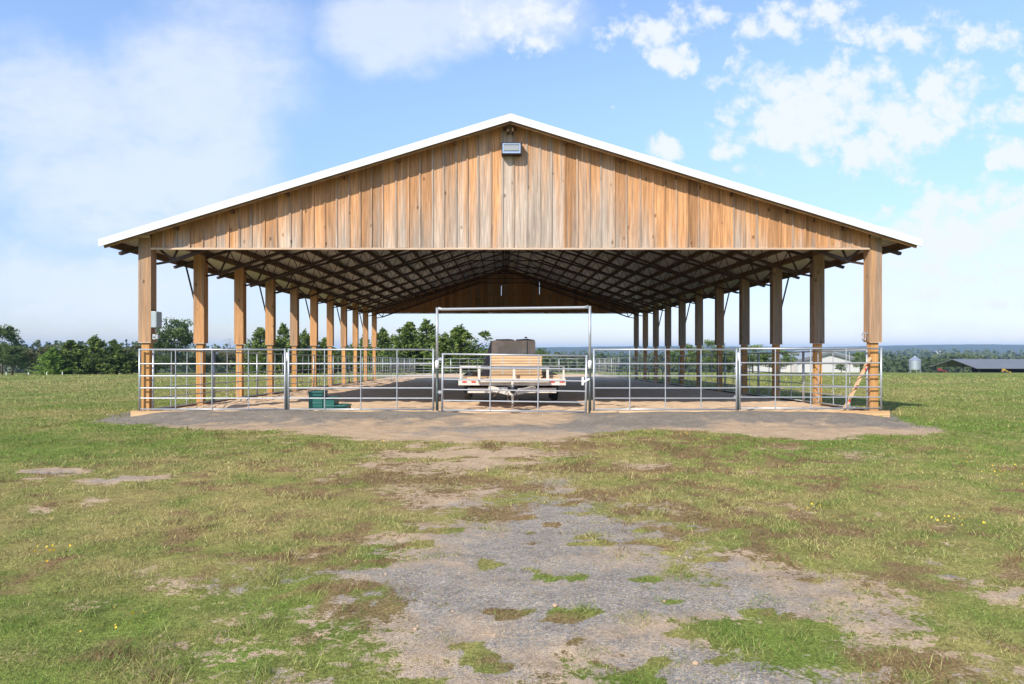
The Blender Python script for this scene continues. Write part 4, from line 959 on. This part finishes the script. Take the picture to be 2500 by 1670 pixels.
hills = npmesh('hills', np.stack([hxf, hyy, hz], 1), np.stack([Fh, Fh + 1, Fh + nxh + 1, Fh + nxh], 1), hm, smooth=False); tag(hills, kind='structure')

# ------------------------------------------------------------------ farm buildings far right
def px2(px, py, D): return Vector((CAMX + (px - 1227) * D / FPX, CAMY + D, CAMZ + (853 - py) * D / FPX))
c = px2(2024, 903, 152); fbn = empty('farm_barn', (c.x, c.y, -3.9), 'pale farm barn with low pitched roof beyond the right side fence', 'barn')
hw = 6.9; ev = 3.3; pk = 5.1
m = MB(); m.prism([(-hw, 0), (hw, 0), (hw, ev), (0, pk), (-hw, ev)], 0, 16); m.build('wall', M['barnwall'], fbn)
for s in (-1, 1):
    m = MB(); m.prism([(0, pk + .03), (s * (hw + .5), ev - .10), (s * (hw + .5), ev + .14), (0, pk + .27)][::s], -.5, 16.5); m.build('roof', M['barnroof'], fbn)
m = MB(); 
for s in (-1, 1): m.prism([(0, pk - .52), (s * (hw + .5), ev - .75), (s * (hw + .5), ev - .11), (0, pk + .02)][::s], -.52, -.46)
m.build('eave_trim', M['darkroof'], fbn)
m = MB(); m.prism([(-hw - 9, .0), (-hw - .02, 0), (-hw - .02, 2.9), (-hw - 9, 2.2)], 3, 15); m.build('lean_to', M['barnwall'], fbn)
m = MB(); m.prism([(-hw - 9.5, 2.25), (-hw - .02, 3.0), (-hw - .02, 3.15), (-hw - 9.5, 2.4)], 2.5, 15.5); m.build('lean_to_roof', M['barnroof'], fbn)
# pole barn
pb = empty('pole_barn', (109.8, 141, -5.2), 'long open pole barn with dark grey roof at the right edge', 'barn')
Lb = 62; ev, pk, wd = 2.7, 4.55, 16
m = MB()
def slab(m, pts, th):
    n_ = len(pts); vs = [Vector(p) for p in pts] + [Vector(p) - Vector((0, 0, th)) for p in pts]
    m.add(vs, [tuple(range(n_)), tuple(range(2 * n_ - 1, n_ - 1, -1))] + [(i, i + n_, (i + 1) % n_ + n_, (i + 1) % n_) for i in range(n_)])
slab(m, [(-.6, -.6, ev - .13), (Lb, -.6, ev - .13), (Lb, wd / 2, pk), (-.6, wd / 2, pk)], .15); slab(m, [(-.6, wd / 2 + .002, pk), (Lb, wd / 2 + .002, pk), (Lb, wd + .6, ev - .13), (-.6, wd + .6, ev - .13)], .15)
m.build('roof', M['darkroof'], pb)
for k in range(10):
    m = MB(); m.box(k * 6.0 + .4, k * 6.0 + .65, .1, .35, -1, ev + .02); m.build('post', M['rust'] if k else M['dark'], pb)
for yv in (5.3, 10.6, 15.7):
    m = MB(); m.box(.2, .4, yv, yv + .2, -1, ev + .02 + (1.2 if yv < 15 else 0)); m.build('post', M['dark'], pb)
m = MB(); m.box(5, Lb, 9.0, 9.2, -1, ev + 1.2); m.build('inner_shade_sheet', M['dark'], pb)  # near-black sheet painted as the shade inside the open barn
# silo
c = px2(2234, 902, 150); r_ = 1.14; sl = empty('grain_silo', (c.x, c.y, c.z - 1.05), 'small galvanised grain silo on legs between the barns', 'silo')
prof_ = [(0, .95), (.3, .75)]; 
m = MB(); pr_ = [(.15, .45), (r_, 1.0)]; z = 1.0
while z < 3.0: pr_ += [(r_ + .03, z + .08), (r_, z + .16)]; z += .16
m.lathe(pr_, (0, 0, 0), 28); m.build('body', M['silo'], sl, smooth=True)
m = MB(); m.lathe([(r_ + .08, z - .02), (r_ * .5, z + .55), (.2, z + .85), (.18, z + .95), (0.001, z + 1.0)], (0, 0, 0), 28); m.build('cone_roof', M['silo'], sl, smooth=True)
for k in range(6):
    a = k * math.pi / 3 + .2; m = MB(); m.beam((math.cos(a) * r_, math.sin(a) * r_, -.6), (math.cos(a) * r_, math.sin(a) * r_, 1.05), .1, .1); m.build('leg', M['galv'], sl)
# machines by the pole barn
def loader(px, py, D, mt, lab, cat):
    c = px2(px, py, D); e = empty('farm_machine', (c.x, c.y, c.z), lab, cat); e.scale = (.5, .5, .5)
    m = MB(); m.prism([(-1.0, .5), (1.1, .5), (1.2, 1.0), (.2, 1.25), (-.2, 1.9), (-.9, 1.9), (-1.05, 1.1)], 0, 1.2); m.build('body', mt, e, bevel=.05)
    m = MB(); m.beam((.6, -.1, 1.1), (1.9, -.1, .4), .12, .16); m.beam((.6, 1.3, 1.1), (1.9, 1.3, .4), .12, .16); m.prism([(1.8, .1), (2.4, .05), (2.0, .75), (1.8, .7)], -.3, 1.5); m.build('loader_arm', mt, e)
    for x_, rr in ((-.6, .62), (.85, .42)):
        for y_ in (-.22, 1.42):
            m = MB(); m.lathe([(.15, -.14), (rr, -.14), (rr, .14), (.15, .14)], (0, 0, 0), 18, axis='x'); m.v = [(x_ + v_[1], y_ + v_[0], rr - .05 + v_[2]) for v_ in m.v]; m.build('wheel', M['tyre'], e, smooth=True)
loader(2299, 909.5, 157, M['red'], 'red farm machine parked at the open left end of the pole barn', 'farm machine')
loader(2456, 911, 154, M['yellow'], 'yellow farm machine in front of the pole barn at the right edge', 'farm machine')
# white sheds on the hill
for (px, py, w_, lab) in ((2362, 861, 15, 'long white shed far away on the blue hillside'), (2293, 857, 20, 'faint pale shed far away on the hillside, left of the whiter one')):
    c = px2(px, py, 2300); e = empty('hill_shed', tuple(c), lab, 'shed', 'sheds on the far hillside')
    m = MB(); m.box(-w_ * .6, w_ * .6, -8, 0, -14, 0.5); m.build('wall', M['barnwall'], e)
    m = MB(); m.prism([(-w_ * .62, .51), (w_ * .62, .51), (w_ * .62, 1.2), (-w_ * .62, 1.2)], -9, 0); m.build('roof', M['barnroof'], e)
# white fence stakes at the far left
for k, (px, lab) in enumerate(((15, 'leftmost small white stake at the left edge of the pasture'), (69, 'small white stake before the bushes, second from the left'), (114, 'small white stake left of the bright green cedar'), (152, 'small white stake in front of the bright green cedar'))):
    D = 80; x = CAMX + (px - 1227) * D / FPX; y = CAMY + D; z = float(base_z(x, y))
    m = MB(); m.box(-.03, .03, -.03, .03, -.2, .33); m.prism([(-.03, .331), (.03, .331), (0, .38)], -.03, .03); o = m.build('fence_stake', M['white']); o.location = (x, y, z); tag(o, lab, 'stake', 'white stakes along the far pasture edge')

# ------------------------------------------------------------------ small stones and yellow flowers
STN = [(1015, 1538, .045, 'largest tan stone on the gravel left of centre'), (1020, 1530, .03, 'small dark tan stone beside the largest tan stone'), (942, 1400, .04, 'dark stone at the upper left of the gravel patch'), (1356, 1486, .06, 'flat pale stone by the grass clump on the gravel'), (1698, 1617, .055, 'round orange stone near the bottom right of the gravel'), (1208, 1552, .035, 'orange stone at the lower left of the gravel'), (1232, 1545, .025, 'tiny orange stone right of another on the lower gravel'), (1622, 1472, .03, 'small brown stone in the middle of the gravel'), (1660, 1358, .04, 'white stone at the upper right rim of the gravel'), (750, 1395, .035, 'orange stone at the left rim of the gravel'), (868, 1368, .03, 'brown stone between two grass clumps at the gravel top left'), (1105, 1492, .03, 'orange stone in the grey gravel below the round grass clump')]
for i, (px, py, r_, lab) in enumerate(STN):
    r_ *= .36
    x, y = g2w(px, py); rs = random.Random(i); m = MB(); nn, mm_ = 10, 7; vs = []; fs = []
    for a in range(mm_ + 1):
        for b_ in range(nn):
            th = math.pi * a / mm_; ph = 2 * math.pi * b_ / nn; q = r_ * (1 + rs.uniform(-.16, .16)) if 0 < a < mm_ else r_
            vs.append((q * math.sin(th) * math.cos(ph), q * .8 * math.sin(th) * math.sin(ph), q * .55 * math.cos(th)))
    for a in range(mm_):
        for b_ in range(nn): fs.append((a * nn + b_, (a + 1) * nn + b_, (a + 1) * nn + (b_ + 1) % nn, a * nn + (b_ + 1) % nn))
    m.add(vs, fs); o = m.build('stone', M['stone'], smooth=True); o.location = (x, y, float(PZ(np.array([x]), np.array([y]))[0]) + r_ * .25); o.rotation_euler = (0, 0, rs.uniform(0, 6)); tag(o, lab, 'stone', 'stones on the gravel')
fm = mat('yellow_petals', (.70, .45, .02), .7, 0, .2, 60)
rg = np.random.default_rng(77); P = []
for px, py in ((263, 1118), (115, 1364), (1675, 1070), (1725, 1083), (2310, 1285), (2340, 1288), (2375, 1140), (2480, 1152), (2490, 1160), (2430, 1168), (220, 1015), (130, 1005), (300, 1010), (280, 1545), (935, 1083), (1983, 1256), (60, 1010), (2445, 1192)):
    x, y = g2w(px, py); k = 9; q = np.stack([x + rg.normal(0, .09, k), y + rg.normal(0, .12, k), np.zeros(k)], 1); q[:, 2] = PZ(q[:, 0], q[:, 1]) + rg.uniform(.05, .12, k); P.append(q)
Vq, Fq = quads(np.concatenate(P), .009, rg, 1.0); o = npmesh('wildflowers', Vq, Fq, fm, {'tint': np.zeros(len(Vq))}); tag(o, 'scattered tiny yellow wildflowers in the grass', 'wildflowers', kind='stuff')

# ------------------------------------------------------------------ haze
m = MB(); m.box(-9500, 9500, -3100, 9500, -140, 60); hzm = bpy.data.materials.new('haze'); hzm.use_nodes = True; t = hzm.node_tree
for q in list(t.nodes):
    if q.type != 'OUTPUT_MATERIAL': t.nodes.remove(q)
pv = t.nodes.new('ShaderNodeVolumePrincipled'); pv.inputs['Color'].default_value = (.50, .72, 1, 1); pv.inputs['Density'].default_value = .00014; pv.inputs['Anisotropy'].default_value = .0
t.links.new(pv.outputs[0], t.nodes['Material Output'].inputs['Volume'])
hb = m.build('haze', hzm); tag(hb, 'pale blue haze over the far woods and hills', 'haze', kind='stuff')
